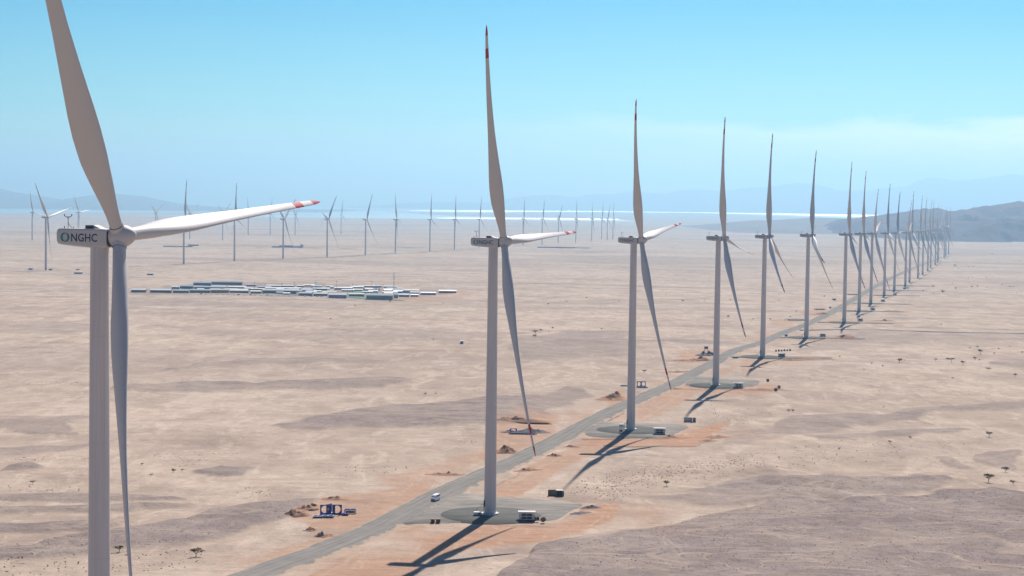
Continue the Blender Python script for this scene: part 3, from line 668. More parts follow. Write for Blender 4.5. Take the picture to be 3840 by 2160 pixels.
def blotch(m, c0, c1):
    n, l = m.node_tree.nodes, m.node_tree.links; b = n["Principled BSDF"]; ge = n.new("ShaderNodeNewGeometry")
    mp_ = n.new("ShaderNodeMapping"); mp_.inputs['Scale'].default_value = (.05, .16, 1); mp_.inputs['Rotation'].default_value = (0, 0, .5); no = n.new("ShaderNodeTexNoise"); no.inputs['Scale'].default_value = 1; no.inputs['Detail'].default_value = 8; no.inputs['Roughness'].default_value = .72; no.inputs['Distortion'].default_value = .8
    l.new(ge.outputs['Position'], mp_.inputs[0]); l.new(mp_.outputs[0], no.inputs[0]); r = n.new("ShaderNodeValToRGB"); r.color_ramp.elements[0].position = .36; r.color_ramp.elements[1].position = .66
    r.color_ramp.elements[0].color = (*c0, 1); r.color_ramp.elements[1].color = (*c1, 1); l.new(no.outputs[0], r.inputs[0]); l.new(r.outputs[0], b.inputs['Base Color'])
blotch(M_pad, (.165, .16, .148), (.30, .275, .24)); blotch(M_ring, (.095, .10, .095), (.15, .15, .138))
pad(hits([(1505, 1968), (1560, 1915), (1640, 1872), (1730, 1850), (1800, 1862), (1900, 1868), (2180, 1888), (2200, 1893), (2140, 1915), (2088, 1952), (1920, 1956), (1700, 1960), (1600, 1962)]))
pad(hits([(2195, 1630), (2200, 1612), (2235, 1590), (2268, 1580), (2330, 1588), (2570, 1594), (2588, 1600), (2520, 1632), (2480, 1643), (2300, 1643), (2230, 1640)]))
pad(hits([(2575, 1446), (2572, 1430), (2600, 1414), (2640, 1410), (2690, 1420), (2850, 1428), (2835, 1446), (2790, 1455), (2620, 1455)]))
for i, (tx, ty, ph) in enumerate(ROW[:12]):
    if i == 0 or i > 3:
        k = np.argmin(np.abs(road_c[:, 1] - ty)); rx = road_c[k, 0]
        pad([(min(rx, tx - 25), ty - 6), (tx + 62, ty - 10), (tx + 66, ty + 14), (min(rx, tx - 25), ty + 12)])
    a = np.linspace(0, 2 * math.pi, 49)[:-1]
    pad(np.c_[tx + 20.5 * np.cos(a), ty + 20.5 * np.sin(a)], "foundation_ring", .8, M_ring)
PADZ = .85

# ------------------------------------------------------------------ wind turbine
HUBH, OV, TILT, YAW, RAD, CONE = 110.0, 4.62, R_(7.23), R_(-12.12), 93.0, 12.8
def build_turbine_meshes():
    ms = {}
    # tower shells
    n = 40; rings = []
    zs = [PADZ - .3, 1.9]; secs = [1.9, 18, 40, 64, 88, 108.2]
    def rad(z): return 2.47 - (2.47 - 1.87) * max(0, z) / 108.2
    for k, z in enumerate(np.r_[0, np.linspace(4, 108.2, 24)]):
        rings.append([(rad(z) * math.cos(2 * math.pi * i / n), rad(z) * math.sin(2 * math.pi * i / n), z) for i in range(n)])
    ms['tower'] = MB().loft(rings).mesh("tower", M_tower, 30)
    fm = mat("flange_paint", (.50, .49, .48), .5)
    ms['flange'] = [MB().tube((0, 0, z - .06), (0, 0, z + .06), rad(z) + .02, rad(z) + .02, 40).mesh("flange", fm, 30) for z in (20, 44, 68, 90)]
    # plinth, steps
    ms['plinth'] = MB().tube((0, 0, -1), (0, 0, 1.5), 3.7, 3.5, 40).mesh("plinth", M_conc, 30)
    ms['door'] = MB().box((-2.30, -1.15, 5.35), (.5, .95, 2.1)).mesh('tower_door', M_darkmetal)
    st = MB()
    for k in range(6): st.box((-3.6 - .32 * k, -1.2, 4.2 - .42 * k), (.34, 1.1, .06))
    for s_ in (-.55, .55):
        st.tube((-2.6, -1.2 + s_, 5.4), (-5.5, -1.2 + s_, 2.9), .04, n=6); st.tube((-5.5, -1.2 + s_, 2.9), (-5.5, -1.2 + s_, 1.6), .05, n=6)
        st.tube((-2.6, -1.2 + s_, 5.4), (-2.6, -1.2 + s_, 1.6), .05, n=6)
    st.box((-2.75, -1.2, 4.25), (1.3, 1.2, .08)); st.box((-2.45, -1.1, 5.4), (.25, 1.0, 2.3))
    ms['stairs'] = st.mesh("access_stairs", M_darkmetal)
    # nacelle : rounded box lofted along x
    def rr(x, w, h, zc, r, n=6):
        pts = []
        for (sx, sz, a0) in ((1, 1, 0), (-1, 1, 90), (-1, -1, 180), (1, -1, 270)):
            for k in range(n + 1):
                a = R_(a0 + 90 * k / n)
                pts.append((x, sx * (w / 2 - r) + r * math.cos(a), zc + sz * (h / 2 - r) + r * math.sin(a)))
        return pts
    secs = [(-9.0, 1.9, 1.9, .15, .7), (-8.9, 2.7, 2.6, .12, .75), (-8.5, 3.5, 3.15, .08, .6), (-7.6, 3.9, 3.4, .05, .5), (-5, 4.0, 3.65, -.07, .45), (-1.0, 4.0, 3.95, -.22, .45), (1.4, 4.0, 4.0, -.25, .6), (2.35, 3.75, 3.75, -.2, .9)]
    ms['nacelle'] = MB().loft([rr(x, w, h, z, r) for x, w, h, z, r in secs]).mesh("nacelle", M_white, 35)
    ms['seam'] = MB().loft([rr(2.3, 3.5, 3.5, -.15, 1.3), rr(2.75, 3.5, 3.5, -.15, 1.4)]).mesh("hub_seal", M_seam, 35)
    ms['hatch'] = MB().box((-1.7, 0, 2.05), (1.9, 2.2, .75)).mesh("cooler", M_darkmetal)
    cv = MB(); cv.add([(-.75, -1.15, 2.45), (-.75, 1.15, 2.45), (.9, 1.15, 1.72), (.9, -1.15, 1.72), (-.75, -1.15, 1.7), (-.75, 1.15, 1.7)], [(0, 3, 2, 1), (0, 1, 5, 4), (0, 4, 3), (1, 2, 5)])
    ms['cowl'] = cv.mesh("cooler_cowl", M_white)
    mm = MB(); x0 = -7.0
    mm.tube((x0, 0, 1.6), (x0, 0, 3.9), .07, n=6); mm.tube((x0, -.75, 4.1), (x0, .75, 4.1), .06, n=6)
    mm.tube((x0, 0, 3.85), (x0 - .6, -.4, 4.25), .06, n=6); mm.tube((x0, 0, 3.85), (x0 + .6, .4, 4.25), .06, n=6)
    mm.tube((x0 - .6, -.4, 4.2), (x0 - .6, -.4, 4.6), .1, n=6); mm.tube((x0 + .6, .4, 4.2), (x0 + .6, .4, 4.6), .1, n=6)
    mm.tube((x0, 0, 2.8), (x0 + .9, 0, 1.7), .05, n=6); mm.tube((x0 - .8, 0, 1.7), (x0 - .8, 0, 2.15), .1, n=6); mm.tube((x0 + 1.2, 0, 1.7), (x0 + 1.2, 0, 2.05), .09, n=6)
    ms['mast'] = mm.mesh("weather_mast", M_darkmetal)
    # hub + spinner in rotor frame, x = axis
    h = MB(); prof = [(-1.95, 1.72), (-1.6, 1.95), (-.8, 2.18), (0, 2.3), (.8, 2.28), (1.6, 2.05), (2.4, 1.6), (3.0, 1.05), (3.35, .5), (3.45, .02)]
    n = 36; h.loft([[(x, r * math.cos(2 * math.pi * i / n), r * math.sin(2 * math.pi * i / n)) for i in range(n)] for x, r in prof])
    hubm = h
    for k in range(3):
        a = R_(120 * k); d = Vector((0, math.sin(a), math.cos(a)))
        hubm.tube(d * .6, d * 2.55, 1.75, 1.48, 28)
    ms['hub'] = hubm.mesh("hub", M_white, 50)
    # blade along +z, x upwind, y tangential (leading side)
    span = np.r_[0, .015, .03, .06, .09, .12, .15, .18, .21, .25, .3, .36, .42, .5, .58, .66, .74, .8, .85, .855, .9, .905, .955, .96, .98, .992, 1.0]
    ch = np.interp(span, [0, .03, .06, .12, .18, .24, .30, .4, .5, .6, .7, .8, .9, .96, .985, 1], [2.65, 2.75, 3.2, 4.5, 5.6, 5.95, 5.6, 4.5, 3.55, 2.95, 2.5, 2.1, 1.75, 1.4, 1.0, .25])
    tk = np.interp(span, [0, .03, .08, .15, .22, .35, .5, .7, .9, 1], [1, 1, .80, .50, .36, .27, .23, .19, .17, .16])
    tw = np.interp(span, [0, .1, .22, .35, .5, .7, .85, 1], [28, 28, 26, 19, 12, 7, 4, 2])
    circ = np.clip(1 - (span - .02) / .14, 0, 1)
    NP = 28
    def ring(i):
        c = ch[i]; t = tk[i] * c; b = R_(32 + tw[i]); r = 2.3 + span[i] * (RAD - 2.3)
        ax = (math.tan(R_(5.2)) * (r - 2.3)) + (CONE - math.tan(R_(5.2)) * (RAD - 2.3)) * span[i] ** 2.2
        pts = []
        for k in range(NP):
            th = 2 * math.pi * k / NP
            xc = .5 * (1 + math.cos(th))                     # 1 = trailing, 0 = leading
            y_af = 5 * .2 * (.2969 * math.sqrt(xc) - .126 * xc - .3516 * xc ** 2 + .2843 * xc ** 3 - .1015 * xc ** 4) / .1 * .5
            y_af = y_af * t * (1 if th < math.pi else -1) * (1.0 if th < math.pi else .8)
            u = (.42 - xc) * c; w = y_af
            uc = -math.cos(th) * c * .5 * 1.0; wc = math.sin(th) * t * .5
            q = circ[i]; u = u * (1 - q) + uc * q; w = w * (1 - q) + wc * q
            # chord direction (to leading edge) = cos b * t + sin b * n ; thickness dir
            Yt = math.cos(b) * u - math.sin(b) * w; Xn = math.sin(b) * u + math.cos(b) * w
            pts.append((Xn + ax, Yt, r))
        return pts
    R = [ring(i) for i in range(len(span))]
    i1 = list(span).index(.855); i2 = list(span).index(.9); i3 = list(span).index(.955); 
    bl = MB().loft(R[:i1 + 1]); bl.loft(R[i2:i3 + 1])
    ms['blade'] = bl.mesh("blade", M_white, 40)
    ms['stripe1'] = MB().loft(R[i1:i2 + 1]).mesh("red_stripe", M_red, 40)
    ms['stripe2'] = MB().loft(R[i3:]).mesh("red_stripe", M_red, 40)
    rt = MB()
    ms['collar'] = MB().tube((0, 0, 2.2), (0, 0, 2.62), 1.42, 1.42, 28).mesh("blade_collar", M_seam, 40)
    # lettering on the camera side (y = -2)
    cu = bpy.data.curves.new("lettering", 'FONT'); cu.body = "NGHC"; cu.size = 2.15; cu.extrude = .012; cu.resolution_u = 3
    cu.space_character = 1.02; cu.offset = .022
    to = bpy.data.objects.new("tmp", cu); link(to); dg = bpy.context.evaluated_depsgraph_get()
    me = bpy.data.meshes.new_from_object(to.evaluated_get(dg)); bpy.data.objects.remove(to)
    me.name = "lettering"; co = np.zeros(len(me.vertices) * 3); me.vertices.foreach_get("co", co); co = co.reshape(-1, 3)
    wtxt = co[:, 0].max(); sc = 5.85 / wtxt
    co2 = np.c_[co[:, 0] * sc - 5.45, -2.035 - co[:, 2], co[:, 1] * 1.08 - .92]
    me.vertices.foreach_set("co", co2.ravel()); me.materials.clear(); me.materials.append(M_navy); me.update()
    ms['lettering'] = me
    rg_ = MB(); n = 40
    for (a0, a1) in ((-100, 70), (80, 250)):
        k = 20; P0, P1 = [], []
        for i in range(k + 1):
            a = R_(a0 + (a1 - a0) * i / k); wv = .26 + .2 * abs(math.cos(a))
            P0.append((-6.7 + 1.0 * math.cos(a), -2.04, -.1 + .95 * math.sin(a))); P1.append((-6.7 + (1.0 - wv) * math.cos(a), -2.04, -.1 + (.95 - wv * .8) * math.sin(a)))
        rg_.add(P0 + P1, [(i, i + 1, k + 2 + i, k + 1 + i) for i in range(k)])
    ms['ring'] = rg_.mesh("logo_ring", M_teal)
    return ms
TM = build_turbine_meshes()
def turbine(x, y, ph, label, group, detail=2, yaw=YAW):
    t = thing("wind_turbine", label, "wind turbine", (x, y, float(base_z(x, y))), yaw, group)
    inst("tower", TM['tower'], t)
    nc = inst("nacelle", TM['nacelle'], t, Matrix.Translation((0, 0, HUBH + .35)))
    Mr = Matrix.Translation((OV * math.cos(TILT), 0, HUBH + OV * math.sin(TILT) )) @ Matrix.Rotation(-TILT, 4, 'Y')
    if detail >= 2:
        inst("plinth", TM['plinth'], t)
        for fm in TM['flange']: inst("flange", fm, t)
        inst("access_stairs", TM['stairs'], t, Matrix.Rotation(-yaw, 4, 'Z'))
        for k in ('lettering', 'ring'): inst(TM[k].name, TM[k], nc)
        inst("hub_seal", TM['seam'], nc)
    if detail >= 1:
        for k in ('hatch', 'cowl', 'mast'): inst(TM[k].name, TM[k], nc)
    inst("hub", TM['hub'], t, Mr @ Matrix.Rotation(-R_(ph), 4, 'X'))
    for k in range(3):
        bl = inst("blade", TM['blade'], t, Mr @ Matrix.Rotation(-R_(ph + 120 * k), 4, 'X'))
        if detail >= 1:
            inst("red_stripe", TM['stripe1'], bl); inst("red_stripe", TM['stripe2'], bl)
        if detail >= 2: inst("blade_collar", TM['collar'], bl)
    return t
ORD = ["first", "second", "third", "fourth", "fifth", "sixth", "seventh", "eighth", "ninth", "tenth", "eleventh", "twelfth", "thirteenth", "fourteenth", "fifteenth", "sixteenth", "seventeenth", "eighteenth", "nineteenth", "twentieth", "twenty-first", "twenty-second", "twenty-third", "twenty-fourth", "twenty-fifth"]
near_lab = ["nearest and largest white turbine, cut by the left frame edge, logo on its nacelle",
            "tall white turbine in the centre, standing on the round grey pad beside the van",
            "third turbine of the main row, with logo and kiosk, its shadow reaching the open container",
            "fourth turbine of the main row, its drooping blade ending above the road bend"]
for i, (x, y, ph) in enumerate(ROW):
    lab = near_lab[i] if i < 4 else f"white wind turbine, {ORD[i]} from the left in the main row along the gravel road"
    turbine(x, y, ph, lab, "wind turbines of the main row", 2 if i < 11 else (1 if i < 17 else 0))
for i, (x, y, ph) in enumerate(sorted(LEFT, key=lambda t: t[0] / t[1])):
    turbine(x, y, ph, f"distant wind turbine, {ORD[i]} from the left in the far row beyond the camp", "wind turbines of the far row", 1 if y < 5500 else 0)
for i, (x, y, ph) in enumerate(sorted(BACK, key=lambda t: t[0] / t[1])):
    turbine(x, y, ph, f"faint tiny wind turbine, {ORD[i]} from the left among those behind the far row", "faint wind turbines at the back", 0)

# ------------------------------------------------------------------ site equipment
def spot(px, py, lift=0.0):
    x, y = ground_hit(px, py); return x, y, gz(x, y) + lift
def item(name, label, cat, px, py, rz=0.0, group=None, lift=0.0):
    return thing(name, label, cat, spot(px, py, lift), rz, group)

def kiosk(label, loc, rz=0.0):
    t = thing("transformer_kiosk", label, "kiosk", loc, rz, "transformer kiosks at the turbine feet")
    MB().box((0, 0, .15), (6.7, 3.2, .5)).build("base", M_darkmetal, t)
    MB().box((0, 0, 1.85), (6.2, 2.7, 2.9)).build("wall", M_wwall, t)
    MB().box((0, -.15, 3.42), (6.9, 3.4, .24)).build("roof", M_conc, t)
    for z in (1.15, 2.35):
        for x in (-1.05, 1.05):
            f = MB().box((x, -1.37, z), (1.95, .06, .95)).build("louvre_panel", M_darkmetal, t)
            for k in range(5): MB().box((x, -1.42, z - .36 + .18 * k), (1.8, .05, .04), rx=.5).build("slat", mat_slat, f)
    MB().box((2.65, -1.37, 1.5), (.7, .05, 1.9)).build("door", M_conc, t)
    return t
mat_slat = mat("louvre_slat", (.10, .10, .12), .5)
def drum(label, px, py, rz, r=.85, lift=0.0):
    t = item("cable_drum", label, "cable drum", px, py, rz, "dark cable drums", lift)
    MB().tube((-.5, 0, r), (.5, 0, r), r * .55, n=16).build("core", M_rubber, t, 30)
    for x in (-.55, .55): MB().tube((x - .05, 0, r), (x + .05, 0, r), r, n=20).build("flange", M_brown, t, 30)
    return t
def frame(label, px, py, rz, w=3.8, h=4.1, lift=0.0, colour=None):
    t = item("transport_frame", label, "transport frame", px, py, rz, "blue steel transport frames", lift)
    n = 32; out, inn_ = [], []
    for i in range(n):
        a = 2 * math.pi * i / n; c, s_ = math.cos(a), math.sin(a); k = 1 / max(abs(c), abs(s_))
        out.append((c * k * w / 2, s_ * k * h / 2 + h / 2)); inn_.append((c * w * .37, s_ * h * .37 + h * .54))
    v = [(x, y, z) for y in (-.18, .18) for (x, z) in out] + [(x, y, z) for y in (-.18, .18) for (x, z) in inn_]
    f = []
    for i in range(n):
        j = (i + 1) % n
        f += [(i, j, 2 * n + j, 2 * n + i), (n + j, n + i, 3 * n + i, 3 * n + j), (j, i, n + i, n + j), (2 * n + i, 2 * n + j, 3 * n + j, 3 * n + i)]
    MB().add(v, f).build("ring_plate", colour or M_blue, t)
    for x in (-w / 2 + .15, w / 2 - .15): MB().box((x, 0, h / 2), (.3, .7, h)).build("post", M_blue, t)
    for x in (-w / 2 + .4, w / 2 - .4): MB().box((x, 0, .15), (.35, 2.6, .3)).build("foot", M_lblue, t)
    return t
def rack(label, px, py, rz, L=5.0, D=2.2, h=.9, lift=0.0, m1=None):
    t = item("flat_rack", label, "flat rack", px, py, rz, "low steel racks", lift)
    m1 = m1 or M_lblue
    for y in (-D / 2, D / 2): MB().box((0, y, h), (L, .3, .3)).build("rail", m1, t)
    for x in (-L / 2 + .15, 0, L / 2 - .15): MB().box((x, 0, h), (.3, D, .25)).build("crossbar", m1, t)
    for x in (-L / 2 + .15, L / 2 - .15):
        for y in (-D / 2, D / 2): MB().box((x, y, h / 2), (.28, .28, h)).build("leg", M_blue, t)
    MB().box((0, 0, h * .45), (L * .8, D * .7, h * .5)).build("deck", M_darkmetal, t)
    return t
# frames beside the second turbine
frame("left blue frame with a round opening, left of the road near the van", 1218, 1930, .12)
frame("blue frame standing behind its neighbours in the near equipment set", 1234, 1924, .9, 2.6, 3.8)
frame("middle blue frame of the near equipment set, turned almost edge-on", 1246, 1928, -.7, 2.6, 3.6)
frame("right blue frame with a clear round hole in the near equipment set", 1264, 1930, .0)
rack("pale flat rack lying left in front of the near blue frames", 1192, 1941, .05, 3.8, 2.4, .7)
rack("pale blue rack lying before the middle of the near blue frames", 1230, 1941, -.06, 4.6, 2.4, .8)
rack("dark blue long rack raised at one end, right of the near blue frames", 1313, 1926, .1, 4.8, 1.8, 1.7, m1=M_blue)
rack("small dark rack touching the ground right of the near blue frames", 1294, 1933, .0, 2.6, 1.6, .8, m1=M_blue)
# second set, left of the third turbine
def heap(label, px, py, r, h, seed, m=None, stretch=1.6, rz=0.0, name="spoil_heap", cat="soil heap", group="heaps of excavated soil"):
    n, k = 34, 12; V_, F_ = [], []; r = r * 1.15
    for j in range(k + 1):
        q = j / k
        for i in range(n):
            a = 2 * math.pi * i / n
            rr_ = r * q * (1 + .3 * float(fbm(np.array([math.cos(a) * 1.6 + seed * 3.1]), np.array([math.sin(a) * 1.6]), 3, seed)[0]))
            x = rr_ * math.cos(a) * stretch; y = rr_ * math.sin(a)
            nz_ = float(fbm(np.array([x / (r * .42) + seed * 7]), np.array([y / (r * .42)]), 4, seed + 2)[0])
            z = .84 * h * (1 - q ** 1.3) ** 1.25 * (1 + .9 * nz_) + h * .2 * nz_ * (1 - q) - .35 * (q > .99)
            V_.append((x, y, max(z, -.35)))
    for j in range(k):
        for i in range(n):
            i2 = (i + 1) % n; F_.append((j * n + i, j * n + i2, (j + 1) * n + i2, (j + 1) * n + i)[::-1])
    x, y, z = spot(px, py)
    o = MB().add(V_, F_).build(name, m or M_mound, None, 40); o.location = (x, y, z - .05); o.rotation_euler = (0, 0, rz)
    return tag(o, label, cat, group)
M_stones = mat("dark_rubble", (.075, .08, .095), .9, var=.4, vscale=1.5, bump=.9, bscale=2)
frame("blue frame upright in the dark stack left of the third turbine", 1925, 1624, .1, 4, 2.6)
rack("long blue rack, left end of the stack by the striped blade tip", 1938, 1628, .0, 9, 3, 1.2, m1=M_blue)
rack("blue rack, middle of the stack by the striped blade tip", 1985, 1629, .0, 8, 3, 1.1, m1=M_blue)
heap("dark rubble pile behind the blue racks, left of the third turbine", 1990, 1622, 5.0, 3.0, 5, M_stones, 2.2, name="rubble_pile", cat="rubble pile", group="dark rubble piles")
heap("low dark rubble at the left end of the blue racks", 1922, 1622, 3.2, 1.6, 9, M_stones, 2.0, name="rubble_pile", cat="rubble pile", group="dark rubble piles")
frame("left blue frame of the pair between third and fourth turbine pads", 2396, 1451, .1, 3.2, 4.2)
frame("right blue frame of the pair between third and fourth turbine pads", 2413, 1451, -.1, 3.2, 4.2)
rack("flat blue rack left of the tower of the third turbine", 2343, 1449, 0, 6.5, 2.2, .9)
rack("blue rack lying under the pair of frames across the road", 2408, 1455, 0, 8, 2.4, .8, m1=M_blue)
heap("dark covered stack beyond the fourth turbine, left of the road", 2648, 1334, 5.4, 4.2, 12, M_stones, 1.8, name="rubble_pile", cat="rubble pile", group="dark rubble piles")
heap("dark low stack joining the covered stack behind the fourth tower", 2676, 1334, 4.4, 3.4, 14, M_stones, 1.8, name="rubble_pile", cat="rubble pile", group="dark rubble piles")
t = item("control_cabin", "grey cabin perched above the covered stack beyond the fourth turbine", "cabin", 2648, 1326, 0)
MB().box((0, 0, 5.6), (3.6, 2.6, 2.6)).build("cabin_body", mat("grey_cabin", (.20, .23, .28), .5), t); MB().box((0, 0, 7.0), (3.9, 2.9, .2)).build("roof", M_conc, t)
for x in (-1.4, 1.4): MB().tube((x, 0, -.2), (x, 0, 4.4), .2, n=8).build("leg", M_darkmetal, t)
MB().box((0, -1.33, 5.8), (2.4, .05, 1.0)).build("window", M_glass, t)
rack("long low rack of parts left of the sixth turbine by the road", 2988, 1203, 0, 30, 3, 2.4, m1=M_lblue)
rack("long dark rack of parts left of the eighth turbine", 3196, 1107, 0, 22, 4, 2.6, m1=M_blue)
rack("pale rack of parts beyond the fifth turbine, above the road bend", 3074, 1163, 0, 16, 4, 3.0, m1=M_wwall)
for k, (px, py, w_, lab) in enumerate([(3113, 1157, 2.6, "small dark blue container above the road beyond the sixth turbine"), (2948, 1263, 2.6, "small blue-grey container at the road edge before the sixth turbine"), (3128, 1126, 5, "tiny grey tent on the plain left of the seventh turbine")]):
    t = item("small_container", lab, "container", px, py, .1 * k)
    MB().box((0, 0, 1.4), (w_, 2.6, 2.8)).build("body", mat("bluegrey%d" % k, (.10, .13, .25) if k < 2 else (.2, .2, .26), .6), t); MB().box((0, 0, 2.9), (w_ + .2, 2.8, .15)).build("lid", M_lblue, t)

# soil heaps
for k, (px, py, r, h, st_, rz, lab) in enumerate([
    (1108, 1932, 3.6, 2.6, 1.8, .2, "largest ragged soil heap, left of the near blue frames"), (1150, 1912, 2.6, 1.6, 1.8, .5, "narrow soil ridge running up right from the largest heap"), (1178, 1897, 1.6, 1.2, 1.3, 0, "small soil clod heap above the near blue frames, left"),
    (1255, 1872, 3.2, 1.4, 2.2, 0, "flat soil heap directly above the near blue frames"), (1164, 1990, 2.2, 1.7, 1.2, 0, "small pointed brown heap below the near blue frames, left one"), (1206, 2012, 2.3, 1.8, 1.3, 0, "pointed brown heap below the near blue frames, right one"), (1236, 2010, 1.6, .9, 1.3, 0, "low brown heap touching the right one below the frames"),
    (1670, 1780, 3.5, 1.3, 3.0, 0, "long low heap above the road left of the central tower"), (1900, 1697, 5.0, 3.0, 1.7, .1, "reddish heap right behind the central tower, above the road"), (1935, 1586, 6.0, 2.6, 3.0, 0, "long reddish heap behind the dark rubble stack"),
    (2300, 1492, 6.0, 4.6, 1.4, .3, "tall reddish heap left of the third tower"), (2290, 1500, 5.0, 2.0, 2.2, 0, "lower reddish slope at the foot of the tall heap"), (2562, 1354, 5, 1.6, 3.0, 0, "thin dark soil bank left of the brown mound by the fourth tower"), (2625, 1352, 6, 3.8, 1.9, 0, "brown mound left of the fourth tower"),
    (2545, 1396, 5, 1.6, 2.6, .2, "low bank beside the road before the fourth turbine"), (2080, 1710, 2.4, 1.5, 1.8, 0, "small brown heap right of the road under the striped tip"), (2145, 1676, 2.6, 1.3, 1.8, 0, "small heap between the road and the third turbine's shadow"), (2540, 1460, 4, 1.4, 2, .1, "rock bank at the road fork before the fourth pad"),
    (2510, 1642, 5, 1.2, 2.4, 0, "dark soil bank right of the third pad's kiosk"), (2690, 1640, 5, 1.6, 1.5, .6, "soil heaps at the right tip of the orange ground"), (2655, 1655, 4, 1.4, 1.6, .6, "soil bank edging the orange ground, right side"), (2870, 1462, 7, 1.5, 2.6, 0, "dark soil bank right of the fourth pad"),
    (3170, 1268, 8, 3.6, 2.0, 0, "brown spoil mound at the right end of the sixth pad"), (2965, 1352, 6, 1.8, 2.2, 0, "soil heap right of the fifth pad's kiosk"), (3050, 1348, 8, 1.6, 2.4, 0, "outermost soil heap right of the fifth pad"), (3085, 1180, 7, 2.2, 2.6, 0, "soil bank above the road behind the sixth tower"),
    (3313, 1203, 7, 2.0, 2.4, 0, "soil bank right of the seventh turbine's pad"), (1975, 1765, 2.6, 1.2, 3, .5, "low berm right of the road behind the central tower"), (3345, 1168, 8, 2, 2.6, 0, "soil bank right of the eighth turbine"), (2215, 1905, 2.2, 1.1, 2.2, .3, "grey gravel heap at the right corner of the central pad"), (2175, 1925, 2.6, 1.0, 2.2, .7, "grey gravel bank edging the central pad")]):
    heap(lab, px, py, r, h, 20 + k, M_stones if "grey gravel" in lab else None, st_, rz)

# kiosks
kl = {1: (1975, 1955, "white kiosk with four dark louvres on the central pad, right of the tower"), 2: (2473, 1631, "grey-white kiosk right of the third turbine's shadow"), 3: (2769, 1456, "kiosk right of the fourth turbine on its pad"),
      4: (2931, 1341, "kiosk right of the fifth turbine on its pad"), 5: (3085, 1264, "kiosk right of the sixth turbine's foot"), 6: (3226, 1205, "kiosk right of the seventh turbine's foot"), 7: (3273, 1164, "kiosk right of the eighth turbine's foot"),
      8: (3311, 1132, "kiosk right of the ninth turbine's foot"), 9: (3356, 1107, "kiosk right of the tenth turbine's foot"), 10: (3392, 1085, "kiosk right of the eleventh turbine's foot")}
for k, (px, py, lab) in kl.items():
    x, y = ground_hit(px, py); kiosk(lab, (x, y, float(base_z(x, y)) + .5))
drum("dark cable drum next to the white kiosk on the central pad", 2013, 1958, .5, .9, .5)
drum("outer dark cable drum, second right of the central kiosk", 2037, 1962, 1.2, .95, .5)
drum("dark drum left of the third turbine's foot", 2328, 1629, .4, .9, 1.2)
drum("dark drum right of the third pad's end, on the sand", 2879, 1431, .4, 1.2); drum("dark drum, upper of two right of the fourth pad", 2921, 1457, .4, 1.2); drum("dark drum, lower of two right of the fourth pad", 2909, 1467, .9, 1.2)
for k, (px, lab) in enumerate([(1623, "left dark red crate at the lower corner of the central pad"), (1643, "right dark red crate at the lower corner of the central pad")]):
    t = item("crate", lab, "crate", px, 1962, .2 * k, "dark red crates", .3)
    for q in range(6): MB().box((0, -.72, .15 + .22 * q), (1.45, .06, .17)).build("plank", mat_crate if 'mat_crate' in globals() else globals().setdefault('mat_crate', mat("crate_wood", (.13, .045, .035), .8, var=.3, vscale=3)), t)
    MB().box((0, 0, .7), (1.4, 1.35, 1.35)).build("box", mat_crate, t); MB().box((0, 0, 1.42), (1.5, 1.5, .08)).build("lid", M_brown, t)
# white skid tank at the tower foot
t = item("equipment_skid", "white box on dark skids left of the central tower's foot", "equipment skid", 1791, 1941, .1, None, .85)
MB().box((0, 0, .95), (3.0, 1.8, 1.1)).build("housing", M_wwall, t); MB().box((0, -.1, .25), (3.1, 2.0, .3)).build("skid", M_darkmetal, t); MB().box((.6, -.93, .95), (.9, .04, .7)).build("grille", M_darkmetal, t)
t = item("equipment_skid", "pale box behind the foot of the third turbine", "equipment skid", 2332, 1606, .0, None, 1.2)
MB().box((0, 0, .8), (3.0, 1.6, 1.0)).build("housing", M_wwall, t); MB().box((0, 0, .2), (3.1, 1.8, .25)).build("skid", M_darkmetal, t)
# open containers
def cage(label, px, py, w, d, h, roofm, sidem, rz, group):
    t = item("storage_container", label, "container", px, py, rz, group)
    for x in (-w / 2, w / 2):
        for y in (-d / 2, d / 2): MB().box((x, y, h / 2), (.16, .16, h)).build("corner_post", M_brown, t)
    MB().box((0, d / 2, h / 2), (w, .08, h)).build("back_wall", sidem, t); MB().box((0, 0, .1), (w + .3, d + .3, .2)).build("floor", M_darkmetal, t)
    if roofm: MB().box((0, 0, h + .06), (w + .2, d + .2, .12)).build("roof", roofm, t)
    for k in range(4): MB().box((-w / 2 + w * (k + .5) / 4, d / 2 - .12, h / 2), (.12, .1, h * .95)).build("rib", M_brown, t)
    for x in (-w / 2, w / 2): MB().box((x, 0, h / 2), (.06, d, h)).build("side_wall", sidem, t)
    return t
cage("open brown container without roof on the sand above the central pad", 2070, 1862, 3.3, 2.4, 2.7, None, mat("tan_sheet", (.30, .24, .17), .8, var=.2, vscale=2), .0, "open containers on the sand")
t = cage("dark open container with pale roof beside the brown one", 2098, 1862, 2.7, 2.4, 2.6, M_conc, M_darkmetal, .0, "open containers on the sand")
MB().box((1.55, -1.0, 1.2), (.08, 1.6, 2.3), rz=-.5).build("door", M_darkmetal, t)
cage("white roofless frame with dark contents under the fourth turbine's shadow", 2580, 1584, 4.6, 2.4, 2.9, None, M_wwall, 0, "open containers on the sand")
cage("narrow dark frame just right of the white roofless frame", 2603, 1584, 1.6, 2.2, 2.8, None, M_wwall, 0, "open containers on the sand")
for k in range(6):
    t = item("water_tank", f"small dark tank, {ORD[k]} from the left in the row beyond the fifth pad", "tank", 2910 + 10.5 * k, 1320, 0, "row of small dark tanks")
    MB().tube((0, 0, 0), (0, 0, 1.5 + .4 * (k % 2)), .9, n=12).build("shell", M_darkmetal, t, 30); MB().tube((0, 0, 1.5 + .4 * (k % 2)), (0, 0, 1.7 + .4 * (k % 2)), .5, n=10).build("lid", M_brown, t, 30)
